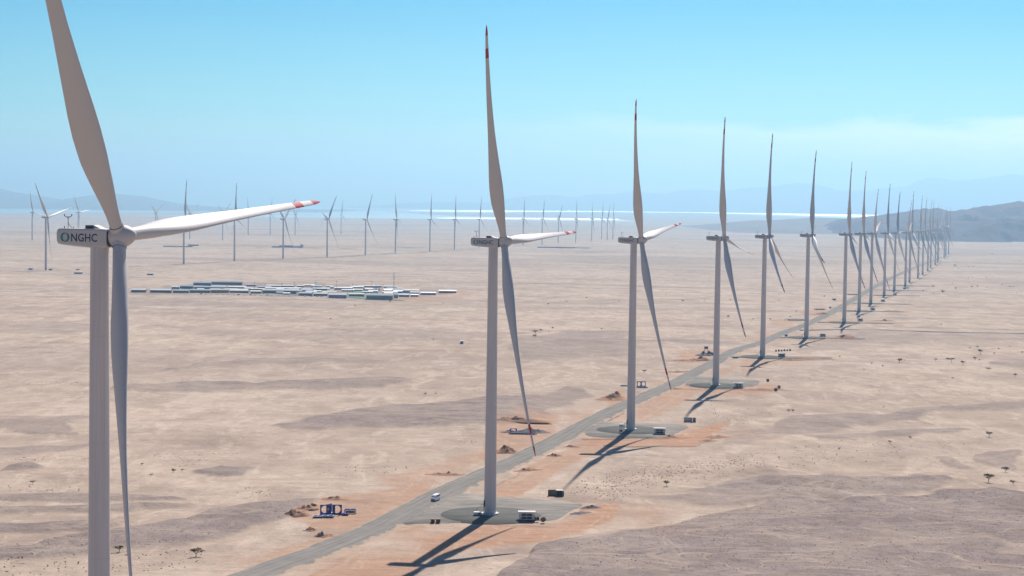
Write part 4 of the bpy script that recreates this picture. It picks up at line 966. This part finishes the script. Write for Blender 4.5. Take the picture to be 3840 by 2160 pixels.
for k in range(3):
    t = item("pallet_stack", f"tiny dark pallet stack, {ORD[k]} of three by the road before the fifth pad", "pallet stack", 2750 + 7 * k, 1344, .3 * k, "pallet stacks by the road")
    for q in range(4): MB().box((0, 0, .2 + .4 * q), (1.3, 1.3, .3)).build("pallet", M_brown, t)
# white minibus on the road
def van(label, px, py, rz, lift):
    t = item("minibus", label, "minibus", px, py, rz, None, lift)
    def sec(y, w, h, z0, rr=.35):
        return [(-w / 2, y, z0), (-w / 2 * 1.02, y, z0 + .5), (-w / 2, y, z0 + h * .55), (-w / 2 * .9, y, z0 + h - rr * .4), (-w / 2 * .72, y, z0 + h), (w / 2 * .72, y, z0 + h), (w / 2 * .9, y, z0 + h - rr * .4), (w / 2, y, z0 + h * .55), (w / 2 * 1.02, y, z0 + .5), (w / 2, y, z0)]
    MB().loft([sec(-2.95, 1.8, .75, .5), sec(-2.85, 2.05, 1.05, .4), sec(-2.3, 2.1, 1.35, .38), sec(-1.55, 2.1, 2.15, .38), (sec(-1.0, 2.1, 2.3, .38)), sec(2.4, 2.1, 2.3, .38), sec(2.85, 2.05, 2.1, .4), sec(2.95, 1.9, 1.9, .5)]).build("body", mat("van_white", (.72, .72, .72), .3), t, 30)
    MB().add([(-.88, -2.32, 1.72), (.88, -2.32, 1.72), (.80, -1.60, 2.46), (-.80, -1.60, 2.46)], [(0, 1, 2, 3)]).build("windscreen", M_glass, t)
    for s_ in (-1, 1):
        for y0, y1 in ((-1.4, -.5), (-.4, .6), (.7, 1.6), (1.7, 2.5)):
            MB().box((s_ * 1.0, (y0 + y1) / 2, 2.05), (.14, y1 - y0, .62)).build("side_window", M_glass, t)
        MB().box((s_ * .75, -2.93, .95), (.36, .1, .22)).build("headlight", M_conc, t)
        MB().box((s_ * 1.18, -1.7, 1.7), (.2, .1, .3)).build("mirror", M_darkmetal, t)
        for y in (-1.95, 1.9):
            w_ = MB().tube((s_ * .85, y, .38), (s_ * 1.08, y, .38), .38, n=18).build("wheel", M_rubber, t, 30)
            MB().tube((s_ * 1.07, y, .38), (s_ * 1.1, y, .38), .2, n=12).build("rim", M_conc, w_, 30)
    MB().box((0, -2.98, .55), (1.9, .12, .3)).build("bumper", M_darkmetal, t); MB().box((0, 2.97, 2.0), (1.5, .06, .6)).build("rear_window", M_glass, t)
    MB().box((0, -2.92, .95), (1.0, .08, .22)).build("grille", M_darkmetal, t)
van("white minibus driving towards the camera on the grey road left of the central pad", 1633, 1884, -.35, .82)

# ------------------------------------------------------------------ workers' camp
wallm = [mat("cabin_wall_%s" % n_, c, .6) for n_, c in (("bluegrey", (.19, .23, .29)), ("white", (.50, .50, .50)), ("teal", (.17, .23, .23)), ("tan", (.34, .29, .24)), ("slate", (.15, .16, .21)), ("lilac", (.27, .27, .40)))]
roofm = [mat("cabin_roof_%s" % n_, c, .5) for n_, c in (("white", (.56, .56, .55)), ("bluegrey", (.22, .30, .38)), ("cream", (.52, .48, .40)), ("grey", (.36, .37, .38)))]
M_lawn = mat("camp_lawn", (.075, .14, .08), 1, var=.3, vscale=.1)
def cabin(label, group, x0, x1, yb, hp, rf, wl_, dep=8.0, win=True, cat="cabin", pitch=.16):
    xa, Y = ground_hit((x0 + x1) / 2, yb); s_ = Y / FP; w = (x1 - x0) * s_; h = hp * s_
    t = thing("camp_cabin", label, cat, (xa, Y + dep / 2, gz(xa, Y + dep / 2)), RO, group)
    eh = h * .68
    MB().box((0, 0, eh / 2), (w, dep, eh)).build("wall", wallm[wl_], t)
    e_ = .4; v = [(-w / 2 - e_, -dep / 2 - e_, eh), (w / 2 + e_, -dep / 2 - e_, eh), (w / 2 + e_, 0, h), (-w / 2 - e_, 0, h), (w / 2 + e_, dep / 2 + e_, eh), (-w / 2 - e_, dep / 2 + e_, eh)]
    v += [(a, b_, c - .18) for a, b_, c in v]
    MB().add(v, [(0, 1, 2, 3), (3, 2, 4, 5), (6, 9, 8, 7), (9, 11, 10, 8), (0, 6, 7, 1), (5, 4, 10, 11), (0, 3, 9, 6), (3, 5, 11, 9), (1, 7, 8, 2), (2, 8, 10, 4)]).build("roof", roofm[rf], t)
    if win and w > 6:
        n_ = int(min(12, w // 3.2))
        wm = WINM
        for k in range(n_):
            o = inst("window", wm, t, Matrix.Translation((-w / 2 + w * (k + .5) / n_, -dep / 2 - .04, eh * .55)))
        inst("door", DOORM, t, Matrix.Translation((w * .42, -dep / 2 - .05, 1.0)))
    return t
WINM = MB().box((0, 0, 0), (1.3, .08, 1.0)).mesh("window", M_glass); DOORM = MB().box((0, 0, 0), (1.0, .1, 2.0)).mesh("door", M_darkmetal)
A = lambda x: 440 + x / 3.788
Bx = lambda x: 1080 + x / 3.788
Ay = lambda y: 1020 + y / 3.788
front = [(A(195), A(400), Ay(291), 14, 0, 4), (A(465), A(760), Ay(299), 14, 0, 4), (A(790), A(1010), Ay(300), 13, 1, 2), (A(1030), A(1310), Ay(300), 14, 1, 2), (A(1335), A(1580), Ay(303), 16, 2, 3), (A(1600), A(1860), Ay(306), 12, 3, 2),
         (A(1890), A(2040), Ay(312), 12, 0, 0), (A(2060), A(2540), Ay(312), 18, 0, 0), (Bx(150), Bx(340), Ay(345), 15, 1, 4), (Bx(360), Bx(560), Ay(345), 13, 3, 2), (Bx(575), Bx(830), Ay(376), 19, 0, 5), (Bx(860), Bx(1080), Ay(352), 13, 3, 2), (Bx(1110), Bx(1485), Ay(396), 24, 0, 0),
         (Bx(1500), Bx(1560), Ay(370), 20, 1, 0), (Bx(1570), Bx(1720), Ay(352), 12, 1, 0), (Bx(1740), Bx(1850), Ay(350), 10, 0, 0), (Bx(1880), Bx(2100), Ay(330), 12, 0, 0), (Bx(2140), Bx(2390), Ay(305), 12, 0, 4)]
for k, f in enumerate(sorted(front, key=lambda f: f[0])):
    cn = {0: "white", 1: "blue-grey", 2: "cream", 3: "grey"}[f[4]]
    cabin(f"long {cn} roofed cabin, {ORD[k]} from the left in the camp's front rows", "front cabins of the camp", *f)
mid = [(A(770), A(880), Ay(240), 13, 0, 1), (A(1080), A(1330), Ay(196), 14, 1, 0), (A(1340), A(1770), Ay(190), 15, 1, 0), (A(880), A(1070), Ay(235), 14, 1, 4), (A(1100), A(1560), Ay(240), 13, 1, 4), (A(1575), A(1830), Ay(228), 9, 0, 1), (A(1610), A(1850), Ay(262), 9, 0, 2), (A(1900), A(2090), Ay(250), 9, 2, 3), (A(2120), A(2240), Ay(210), 7, 0, 1), (A(2250), A(2500), Ay(212), 7, 0, 4),
       (A(2100), A(2560), Ay(250), 10, 0, 1), (Bx(0), Bx(180), Ay(255), 10, 0, 0), (Bx(200), Bx(330), Ay(268), 9, 1, 4), (Bx(350), Bx(590), Ay(255), 9, 0, 2), (Bx(600), Bx(640), Ay(230), 8, 3, 4), (Bx(660), Bx(910), Ay(252), 11, 0, 5), (Bx(915), Bx(1060), Ay(268), 8, 0, 2), (Bx(1350), Bx(1490), Ay(275), 10, 0, 1), (Bx(1640), Bx(1860), Ay(300), 15, 2, 1), (Bx(1000), Bx(1330), Ay(212), 7, 3, 4), (Bx(540), Bx(640), Ay(215), 6, 3, 4), (Bx(1490), Bx(1620), Ay(300), 9, 1, 4)]
for k, f in enumerate(sorted(mid, key=lambda f: f[0])):
    cn = {0: "white", 1: "blue-grey", 2: "cream", 3: "grey"}[f[4]]
    cabin(f"low {cn} roofed cabin, {ORD[k]} from the left among the camp's rear rows", "rear cabins of the camp", *f)
placed = []
for f in front + mid:
    x_, Y_ = ground_hit((f[0] + f[1]) / 2, f[2]); placed.append((x_, Y_ + 4, (f[1] - f[0]) * Y_ / FP / 2))
fill = []; tries = 0
while len(fill) < 46 and tries < 4000:
    tries += 1
    px = random.uniform(720, 1560); lo_, hi_ = (1077, 1098) if px < 900 else ((1074, 1108) if px < 1480 else (1092, 1104)); py = random.uniform(lo_, hi_); w_ = random.uniform(22, 62)
    x_, Y_ = ground_hit(px, py); hw = w_ * Y_ / FP / 2
    if any(abs(x_ - a) < hw + b_ + 3 and abs(Y_ + 4 - y_) < 11 for a, y_, b_ in placed): continue
    placed.append((x_, Y_ + 4, hw)); fill.append((px - w_ / 2, px + w_ / 2, py, random.uniform(7, 11), random.choice((0, 0, 0, 2, 1, 3)), random.choice((0, 1, 1, 2, 3, 5)), 7.0, False))
for k, f in enumerate(sorted(fill)):
    cn = {0: "white", 1: "blue-grey", 2: "cream", 3: "grey"}[f[4]]
    n_ = ORD[k % 23] if k < 23 else ORD[k - 23]; cabin(f"small {cn} roofed hut, {n_} {'from the left' if k < 23 else 'past the middle'} in the camp's crowded core", "small huts in the camp's core", *f)
for k in range(6):
    px = Bx(1085 + 42 * k); x, Y = ground_hit(px, Ay(262)); t = thing("dome_tent", f"white peaked tent, {ORD[k]} from the left in the camp's tent row", "tent", (x, Y, gz(x, Y)), 0, "white peaked tents in the camp")
    MB().box((0, 0, .9), (4.0, 5, 1.8)).build("wall", wallm[1], t); MB().loft([[(-2.3, -2.7, 1.8), (2.3, -2.7, 1.8), (2.3, 2.7, 1.8), (-2.3, 2.7, 1.8)], [(-.2, -.2, 4.2), (.2, -.2, 4.2), (.2, .2, 4.2), (-.2, .2, 4.2)]]).build("canopy", roofm[0], t)
# lawns
for k, pp in enumerate([[(1300, 1108), (1500, 1124), (1520, 1128), (1390, 1125), (1290, 1115)], [(1310, 1092), (1400, 1090), (1420, 1100), (1300, 1102)], [(1170, 1092), (1240, 1090), (1240, 1102), (1160, 1100)], [(880, 1080), (980, 1084), (1000, 1092), (860, 1094)], [(990, 1098), (1120, 1104), (1110, 1108), (980, 1102)]]):
    P_ = hits(pp); c_ = P_.mean(0); struct(mesh_np("lawn", [(x, y, gz(x, y) + .4) for x, y in P_] + [(c_[0], c_[1], gz(*c_) + .5)], [(i, (i + 1) % len(P_), len(P_)) for i in range(len(P_))][::-1], M_lawn))
# parked cars in front of the camp
cb = MB(); cb.loft([[(x, y, z) for (y, z) in ((-.9, .3), (-.9, .85), (-.75, hh), (.75, hh), (.9, .85), (.9, .3))] for x, hh in ((-2.2, .9), (-1.6, 1.1), (-.9, 1.5), (1.2, 1.5), (1.9, 1.05), (2.2, .9))])
carb = [cb.mesh("car_body", m_) for m_ in (roofm[0], wallm[1], M_darkmetal)]; cwin = MB().box((.1, 0, 1.25), (1.9, 1.75, .3)).mesh("car_windows", M_glass)
cwh = MB()
for x in (-1.4, 1.4): cwh.tube((x, -.95, .35), (x, .95, .35), .35, n=10)
cwhm = [MB().tube((x, -.95, .35), (x, .95, .35), .35, n=10).mesh("axle_wheels", M_rubber) for x in (-1.4, 1.4)]
nc_ = 0
for k in range(24):
    px = A(1180) + (Bx(560) - A(1180)) * k / 23 + random.uniform(-3, 3); py = 1104 + 13 * k / 23 + random.uniform(-1, .5)
    ci = random.choice((0, 0, 1, 2)); x, Y = ground_hit(px, py)
    t = thing("parked_car", f"tiny {'dark' if ci == 2 else 'white'} car, {ORD[k]} from the left in the line before the camp", "car", (x, Y, gz(x, Y)), random.choice((1.4, 1.6, .2)), "cars parked along the camp's front")
    inst("body", carb[ci], t); inst("windows", cwin, t)
    for w_ in cwhm: inst("wheel", w_, t)
# lamp masts and aerial mast
lm = MB().tube((0, 0, 0), (0, 0, 14), .22, .13, 8).mesh("pole", M_darkmetal); lh = MB().box((0, 0, 14.1), (2.6, .8, .7)).mesh("lamp_head", M_darkmetal)
for k, (px, py) in enumerate([(954, 1090), (1057, 1092), (1103, 1090), (1185, 1092), (1262, 1086), (1322, 1098), (1394, 1086), (870, 1092)]):
    t = item("lamp_mast", f"thin lamp mast, {ORD[k]} counted along the camp", "lamp mast", px, py, 0, "lamp masts in the camp"); inst("pole", lm, t); inst("lamp_head", lh, t)
def lattice(label, px, py, h, w):
    t = item("aerial_mast", label, "aerial mast", px, py)
    for sx, sy in ((-1, -1), (1, -1), (1, 1), (-1, 1)): MB().tube((sx * w, sy * w, 0), (sx * w * .35, sy * w * .35, h), .13, .1, 5).build("leg", M_darkmetal, t)
    n_ = int(h / 4)
    for k in range(n_):
        a, b_ = k / n_, (k + 1) / n_; wa, wb = w * (1 - .65 * a), w * (1 - .65 * b_)
        MB().tube((-wa, -wa, h * a), (wb, -wb, h * b_), .08, n=4).build("brace", M_darkmetal, t); MB().tube((wa, wa, h * a), (-wb, wb, h * b_), .08, n=4).build("brace", M_darkmetal, t)
    MB().tube((0, 0, h), (0, 0, h + 3), .1, n=5).build("antenna", M_darkmetal, t)
    for z in (.93, .8): MB().tube((-.9, -w, h * z), (.9, -w, h * z), .7, n=10).build("dish", M_conc, t)
lattice("tall thin lattice mast rising from the right part of the camp", 1477, 1090, 30, .9)
lattice("very faint lattice mast on the horizon left of the striped blade tip", 988, 832, 90, 2.5)
lattice("short lattice mast between the far row, right of the striped blade tip", 1205, 850, 60, 2)

# far compounds: low dark sheds and trailers on the plain
far = [(667, 926, 110, 5, "dark shed row on the plain behind the second far turbine"), (725, 922, 40, 7, "pale shed right of the dark shed row, far plain"), (1040, 928, 40, 7, "left low dark shed of the far compound by the fourth far turbine"), (1075, 928, 55, 12, "bigger dark shed of the far compound"), (1118, 928, 35, 8, "low dark wing of the far compound, right of the bigger shed"), (1132, 926, 10, 14, "narrow tall block at the right end of the far compound"),
       (2060, 930, 90, 6, "left end of the faint storage yard behind the central rotor"), (2120, 931, 70, 6, "middle of the faint storage yard behind the central rotor"), (2180, 931, 60, 4, "right end of the faint storage yard behind the central rotor"),
       (294, 1026, 30, 6, "small dark trailer right of the far left turbine"), (190, 1014, 12, 6, "tiny dark block right at the far left turbine's foot"), (563, 1034, 22, 6, "small dark trailer behind the nearest turbine's blade"), (115, 1012, 14, 6, "tiny dark block left of the far left turbine's foot"), (292, 1012, 12, 4, "tiny dark speck trailer above the small dark trailer"), (1732, 1288, 11, 11, "lone dark square hut on the open plain left of the central tower")]
for k, (px, py, w_, h_, lab) in enumerate(far):
    x, Y = ground_hit(px, py); s_ = Y / FP; t = thing("field_shed", lab, "shed", (x, Y, gz(x, Y)), RO, "far sheds and trailers on the plain")
    h_ = h_ * (.7 if k < 9 else 1); MB().box((0, 0, h_ * s_ * .45), (w_ * s_, 8 if h_ > 5 else 5, h_ * s_ * .9)).build("wall", wallm[5] if h_ < 9 else wallm[4], t); MB().box((0, 0, h_ * s_ * .95), (w_ * s_ + .6, 9 if h_ > 5 else 5.5, h_ * s_ * .1)).build("roof", wallm[4] if k % 2 else roofm[1], t)
# dust raised by vehicles on the far plain
dm = bpy.data.materials.new("dust"); dm.use_nodes = True; dn = dm.node_tree.nodes; dn.clear(); do = dn.new("ShaderNodeOutputMaterial"); dv = dn.new("ShaderNodeVolumePrincipled")
dv.inputs['Color'].default_value = (1, .97, .93, 1); dv.inputs['Density'].default_value = .004; dm.node_tree.links.new(dv.outputs[0], do.inputs['Volume'])
for px, py, rx, rz_, lab in ((1383, 952, 26, 9, "white dust plume at the foot of the sixth far turbine"), (1440, 952, 60, 6, "thin drifting dust right of the white plume"), (1475, 950, 38, 6, "pale dust beside the seventh far turbine")):
    x, Y = ground_hit(px, py); mb = MB(); n_ = 16
    rings = []
    for j in range(8, 0, -1):
        p_ = math.pi * j / 9; rings.append([(math.cos(2 * math.pi * i / n_) * math.sin(p_) * rx * (1 + .25 * math.sin(3 * i)), math.sin(2 * math.pi * i / n_) * math.sin(p_) * 14, math.cos(p_) * rz_ * (1 + .2 * math.sin(2.3 * i))) for i in range(n_)])
    mb.loft(rings); o = mb.build("dust_cloud", dm, None); o.location = (x, Y, gz(x, Y) + rz_ * .8); tag(o, lab, "dust cloud", "dust clouds on the far plain", "stuff")

# ------------------------------------------------------------------ desert trees and scrub
M_leaf = [mat("acacia_leaf_%d" % k, c, .9, spec=.1, var=.35, vscale=.8) for k, c in enumerate([(.075, .07, .035), (.10, .085, .045), (.055, .058, .03)])]
M_bark = mat("acacia_bark", (.10, .075, .05), .9, var=.3, vscale=3)
def tree_proto(seed, w=4.4, h=3.2, flat_=.34, dense=1.0):
    r = random.Random(seed); tr_ = MB(); tips = []
    lean = (r.uniform(-.5, .5), r.uniform(-.3, .3))
    b0 = (lean[0] * .4, lean[1] * .4, h * .38); tr_.tube((0, 0, -.3), b0, .16, .12, 7)
    for k in range(6):
        a = 2 * math.pi * k / 6 + r.uniform(-.4, .4); rr_ = w * r.uniform(.18, .42)
        p = (b0[0] + math.cos(a) * rr_, b0[1] + math.sin(a) * rr_, h * r.uniform(.66, .86)); tr_.tube(b0, p, .09, .04, 5); tips.append(p)
        for q in range(2):
            p2 = (p[0] + r.uniform(-.6, .6), p[1] + r.uniform(-.6, .6), p[2] + r.uniform(.1, .4)); tr_.tube(p, p2, .04, .02, 4); tips.append(p2)
    cr_ = MB(); N = int(420 * dense)
    cl = [(t[0] * 1.1 + r.uniform(-.3, .3), t[1] * 1.1 + r.uniform(-.3, .3), t[2] + r.uniform(-.1, .25), w * r.uniform(.10, .2)) for t in tips]
    for k in range(N):
        c = r.choice(cl); u_ = [r.gauss(0, .5) for _ in range(3)]
        p = Vector((c[0] + u_[0] * c[3] * 1.5, c[1] + u_[1] * c[3] * 1.5, c[2] + u_[2] * c[3] * flat_ * 1.6)); s_ = r.uniform(.10, .26)
        a = Vector([r.gauss(0, 1) for _ in range(3)]).normalized(); b_ = a.orthogonal().normalized(); c2 = a.cross(b_)
        cr_.add([p + b_ * s_, p + c2 * s_ * .8, p - b_ * s_, p - c2 * s_ * .8], [(0, 1, 2, 3)])
    return tr_.mesh("trunk", M_bark, 40), cr_.mesh("crown", M_leaf[seed % 3])
protos = [tree_proto(1, 4.6, 3.3, .3), tree_proto(2, 3.6, 3.6, .55, .8), tree_proto(3, 5.0, 2.8, .28), tree_proto(4, 3.2, 2.4, .8, .6), tree_proto(5, 4.2, 3.8, .4, .7)]
def tree(label, px, py, wpx, pi, group, cat="tree"):
    x, Y, z = spot(px, py); w = wpx * Y / FP; base = (4.6, 3.6, 5.0, 3.2, 4.2)[pi]
    t = thing("acacia_tree", label, cat, (x, Y, z), random.uniform(0, 6.28), group); s_ = w / base; t.scale = (s_, s_, s_ * random.uniform(.85, 1.1))
    inst("trunk", protos[pi][0], t); inst("crown", protos[pi][1], t)
named = [(735, 2088, 48, 0, "leaning dark acacia with a clear shadow, left of the road at the bottom"), (447, 2070, 34, 2, "reddish-brown low acacia between the nearest tower and its blade"), (2501, 1831, 22, 1, "lone small acacia on the sand right of the central pad"),
         (3709, 1638, 22, 1, "single acacia near the right edge, highest of the right-hand four"), (3706, 1808, 38, 0, "umbrella acacia with its shadow below, near the right edge"), (3771, 1768, 30, 2, "rounded acacia up right of the umbrella acacia"), (3799, 1812, 20, 3, "small bush acacia right of the umbrella acacia, at the frame edge")]
for px, py, w_, pi, lab in named: tree(lab, px, py, w_, pi, "acacia trees near the camera")
def r4(l, ox, oy): return [(ox + x / 2.6833, oy + y / 2.6833, w_ / 2.6833) for x, y, w_ in l]
small = r4([(330, 522, 48), (1430, 330, 26), (1520, 440, 34), (1748, 405, 38), (1835, 393, 28)], 0, 1620)
small += r4([(1430, 65, 26), (1228, 115, 32), (718, 200, 26), (740, 90, 16), (108, 285, 16), (515, 155, 14), (382, 158, 14), (1268, 158, 12), (90, 392, 20)], 2880, 1620)
right = r4([(1322, 755, 42), (1370, 745, 14), (1685, 740, 28), (1848, 750, 46), (1805, 722, 26), (1962, 775, 40), (2083, 720, 30), (2137, 670, 40), (2215, 825, 46), (2483, 895, 32), (2560, 662, 30), (2033, 610, 22), (2320, 620, 18), (2105, 600, 24), (2433, 598, 16), (2277, 670, 16), (1858, 915, 24), (1742, 830, 12), (1043, 772, 20), (1152, 795, 18), (965, 825, 14), (720, 695, 18), (648, 728, 12), (205, 1240, 34), (250, 1242, 26), (1163, 1188, 18), (1742, 375, 12), (2127, 728, 18)], 2880, 1080)
midl = r4([(223, 292, 16), (25, 326, 18), (284, 238, 14), (565, 95, 16), (435, 84, 12), (105, 136, 12), (665, 128, 30)], 2880, 1080) + r4([(235, 455, 42), (292, 430, 30), (228, 500, 30), (410, 405, 20), (368, 435, 16), (900, 418, 16), (1330, 850, 34), (1718, 145, 24), (750, 104, 20), (547, 146, 12), (1078, 146, 12), (2175, 296, 24), (2427, 322, 20), (2195, 124, 14), (365, 167, 18), (2015, 300, 10), (1548, 64, 10), (1935, 136, 10)], 1920, 1080) + r4([(1705, 1082, 22), (1810, 1075, 14), (995, 186, 20), (1350, 146, 18), (1885, 155, 16), (750, 320, 14), (1785, 530, 18), (190, 832, 10)], 960, 1080)
farr = r4([(1760, 1345, 30), (1885, 1312, 20), (1668, 1350, 16), (1660, 1290, 18), (2050, 1286, 22), (2105, 1280, 18), (2435, 1280, 20), (1560, 1322, 16), (2468, 1280, 12), (2200, 1288, 12), (1855, 1248, 10), (2355, 1262, 12), (2015, 1186, 10), (2055, 1186, 10), (2195, 1186, 12), (2260, 1184, 12), (1880, 1078, 30), (1915, 1095, 14), (2065, 1078, 16), (2020, 1085, 12), (2320, 1000, 10), (2355, 992, 8), (2255, 952, 14), (2530, 1022, 12), (2505, 1340, 12), (2270, 785 + 300, 10)], 2880, 600)
zones = [(small, "small desert shrub", "near sand"), (right, "acacia or shrub", "right-hand plain"), (midl, "small dark shrub", "middle plain"), (farr, "tiny dark tree", "far right plain")]
def ordn(n_):
    w_ = ORD[n_] if n_ < len(ORD) else {25: "twenty-sixth", 26: "twenty-seventh", 27: "twenty-eighth", 28: "twenty-ninth", 29: "thirtieth", 30: "thirty-first", 31: "thirty-second", 32: "thirty-third"}[n_]; return w_
for lst, kind_, zone in zones:
    for k, (px, py, w_) in enumerate(sorted(lst)):
        size = "larger" if w_ > 13 else ("small" if w_ > 8 else "tiny")
        tree(f"{size} {kind_.split(' ', 1)[1] if kind_.split()[0] in ('small', 'tiny') else kind_}, {ordn(k)} from the left on the {zone}", px, py, w_ * 1.1, k % 5, f"shrubs and trees on the {zone}")
# scattered scrub tufts and stones: nobody could count them
def scatter(name, label, polys, n_, smin, smax, material, seed):
    r = np.random.default_rng(seed); V_, F_ = [], []
    for poly, cnt in zip(polys, n_):
        P_ = np.array(poly, float); x0, y0 = P_.min(0); x1, y1 = P_.max(0); got = 0; tries = 0
        cen = [(r.uniform(x0, x1), r.uniform(y0, y1)) for _ in range(max(6, cnt // 6))]
        while got < cnt and tries < cnt * 30:
            tries += 1
            if r.random() < .35: c_ = cen[r.integers(len(cen))]; px, py = c_[0] + r.normal(0, (x1 - x0) * .06), c_[1] + r.normal(0, (y1 - y0) * .06)
            else: px, py = r.uniform(x0, x1), r.uniform(y0, y1)
            ins = False
            for i in range(len(P_)):
                a, b_ = P_[i], P_[(i + 1) % len(P_)]
                if (a[1] > py) != (b_[1] > py) and px < (b_[0] - a[0]) * (py - a[1]) / (b_[1] - a[1] + 1e-9) + a[0]: ins = not ins
            if not ins: continue
            got += 1; V_.append((px, py, r.uniform(smin, smax)))
    pts = np.array(V_)
    # march all rays to the ground together
    d = fwd[None] + (pts[:, 0:1] - 1920) / FP * rgt - (pts[:, 1:2] - 1080) / FP * upv; d = d / d[:, 1:2]
    lo = np.full(len(d), 150.0); hi = np.full(len(d), 26000.0)
    for _ in range(45):
        m_ = np.sqrt(lo * hi); below = d[:, 2] * m_ < base_z(d[:, 0] * m_, m_); hi = np.where(below, m_, hi); lo = np.where(below, lo, m_)
    X, Y = d[:, 0] * lo, lo; Z = surf(X, Y)
    vv, ff = [], []
    for x, y, z, s_ in zip(X, Y, Z, pts[:, 2]):
        b_ = len(vv); a0 = r.uniform(0, 6.28)
        for k in range(5):
            a = a0 + 1.2566 * k; q = s_ * r.uniform(.7, 1.2); vv.append((x + q * math.cos(a), y + q * math.sin(a), z - .05))
        for k in range(3):
            a = a0 + 2.1 * k; vv.append((x + s_ * .5 * math.cos(a), y + s_ * .5 * math.sin(a), z + s_ * r.uniform(.6, 1.1)))
        for k in range(5): ff.append((b_ + k, b_ + (k + 1) % 5, b_ + 5 + (k * 3 // 5)))
        ff.append((b_ + 5, b_ + 6, b_ + 7))
    o = mesh_np(name, vv, ff, material); tag(o, label, "scrub", None, "stuff"); return o
M_darkst = mat("dark_stones", (.12, .10, .095), 1, spec=0, var=.3, vscale=.2)
M_scrub = mat("dry_scrub", (.23, .165, .12), 1, spec=0, var=.35, vscale=.1)
scatter("scrub", "sparse dry tufts and stones dotting the sand", [
    [(2190, 1800), (2340, 1760), (2560, 1740), (2880, 1700), (2880, 1770), (2600, 1815), (2450, 1830), (2330, 1880), (2180, 1870), (2120, 1840)], [(2880, 1690), (3200, 1660), (3600, 1650), (3700, 1700), (3200, 1740), (2880, 1760)],
    [(0, 1425), (340, 1430), (340, 1455), (0, 1440)], [(480, 1430), (780, 1412), (760, 1430), (500, 1445)], [(0, 1712), (420, 1715), (420, 1735), (0, 1725)], [(0, 1820), (300, 1825), (300, 1850), (0, 1848)], [(560, 1700), (900, 1690), (860, 1750), (700, 1760)],
    [(0, 2080), (420, 2070), (700, 2060), (820, 2060), (760, 2130), (400, 2160), (0, 2160)], [(1500, 1455), (1800, 1450), (1900, 1470), (1700, 1490), (1550, 1485)], [(880, 1830), (1100, 1820), (1080, 1850), (900, 1870)], [(1180, 1760), (1400, 1740), (1600, 1720), (1500, 1780), (1220, 1790)],
    [(1700, 1655), (1850, 1650), (1840, 1670), (1720, 1668)], [(2600, 1490), (2840, 1490), (2900, 1560), (2700, 1620), (2560, 1590)], [(3000, 1390), (3800, 1420), (3800, 1500), (3100, 1480)], [(2100, 1340), (2350, 1350), (2350, 1440), (2050, 1450)]],
    [480, 150, 50, 45, 45, 35, 40, 130, 35, 30, 45, 20, 100, 80, 30], .2, .42, M_scrub, 3)
scatter("gravel_stones", "dark stones scattered over the grey gravel flats", [[(1950, 2160), (2150, 2040), (2600, 1940), (3000, 1880), (3500, 1850), (3840, 1870), (3840, 2160)], [(0, 2040), (600, 1970), (1100, 1880), (1060, 1950), (700, 2040), (100, 2080)], [(2950, 1790), (3500, 1780), (3560, 1810), (3100, 1860), (2900, 1880)]],
    [900, 200, 200], .14, .3, M_darkst, 5)
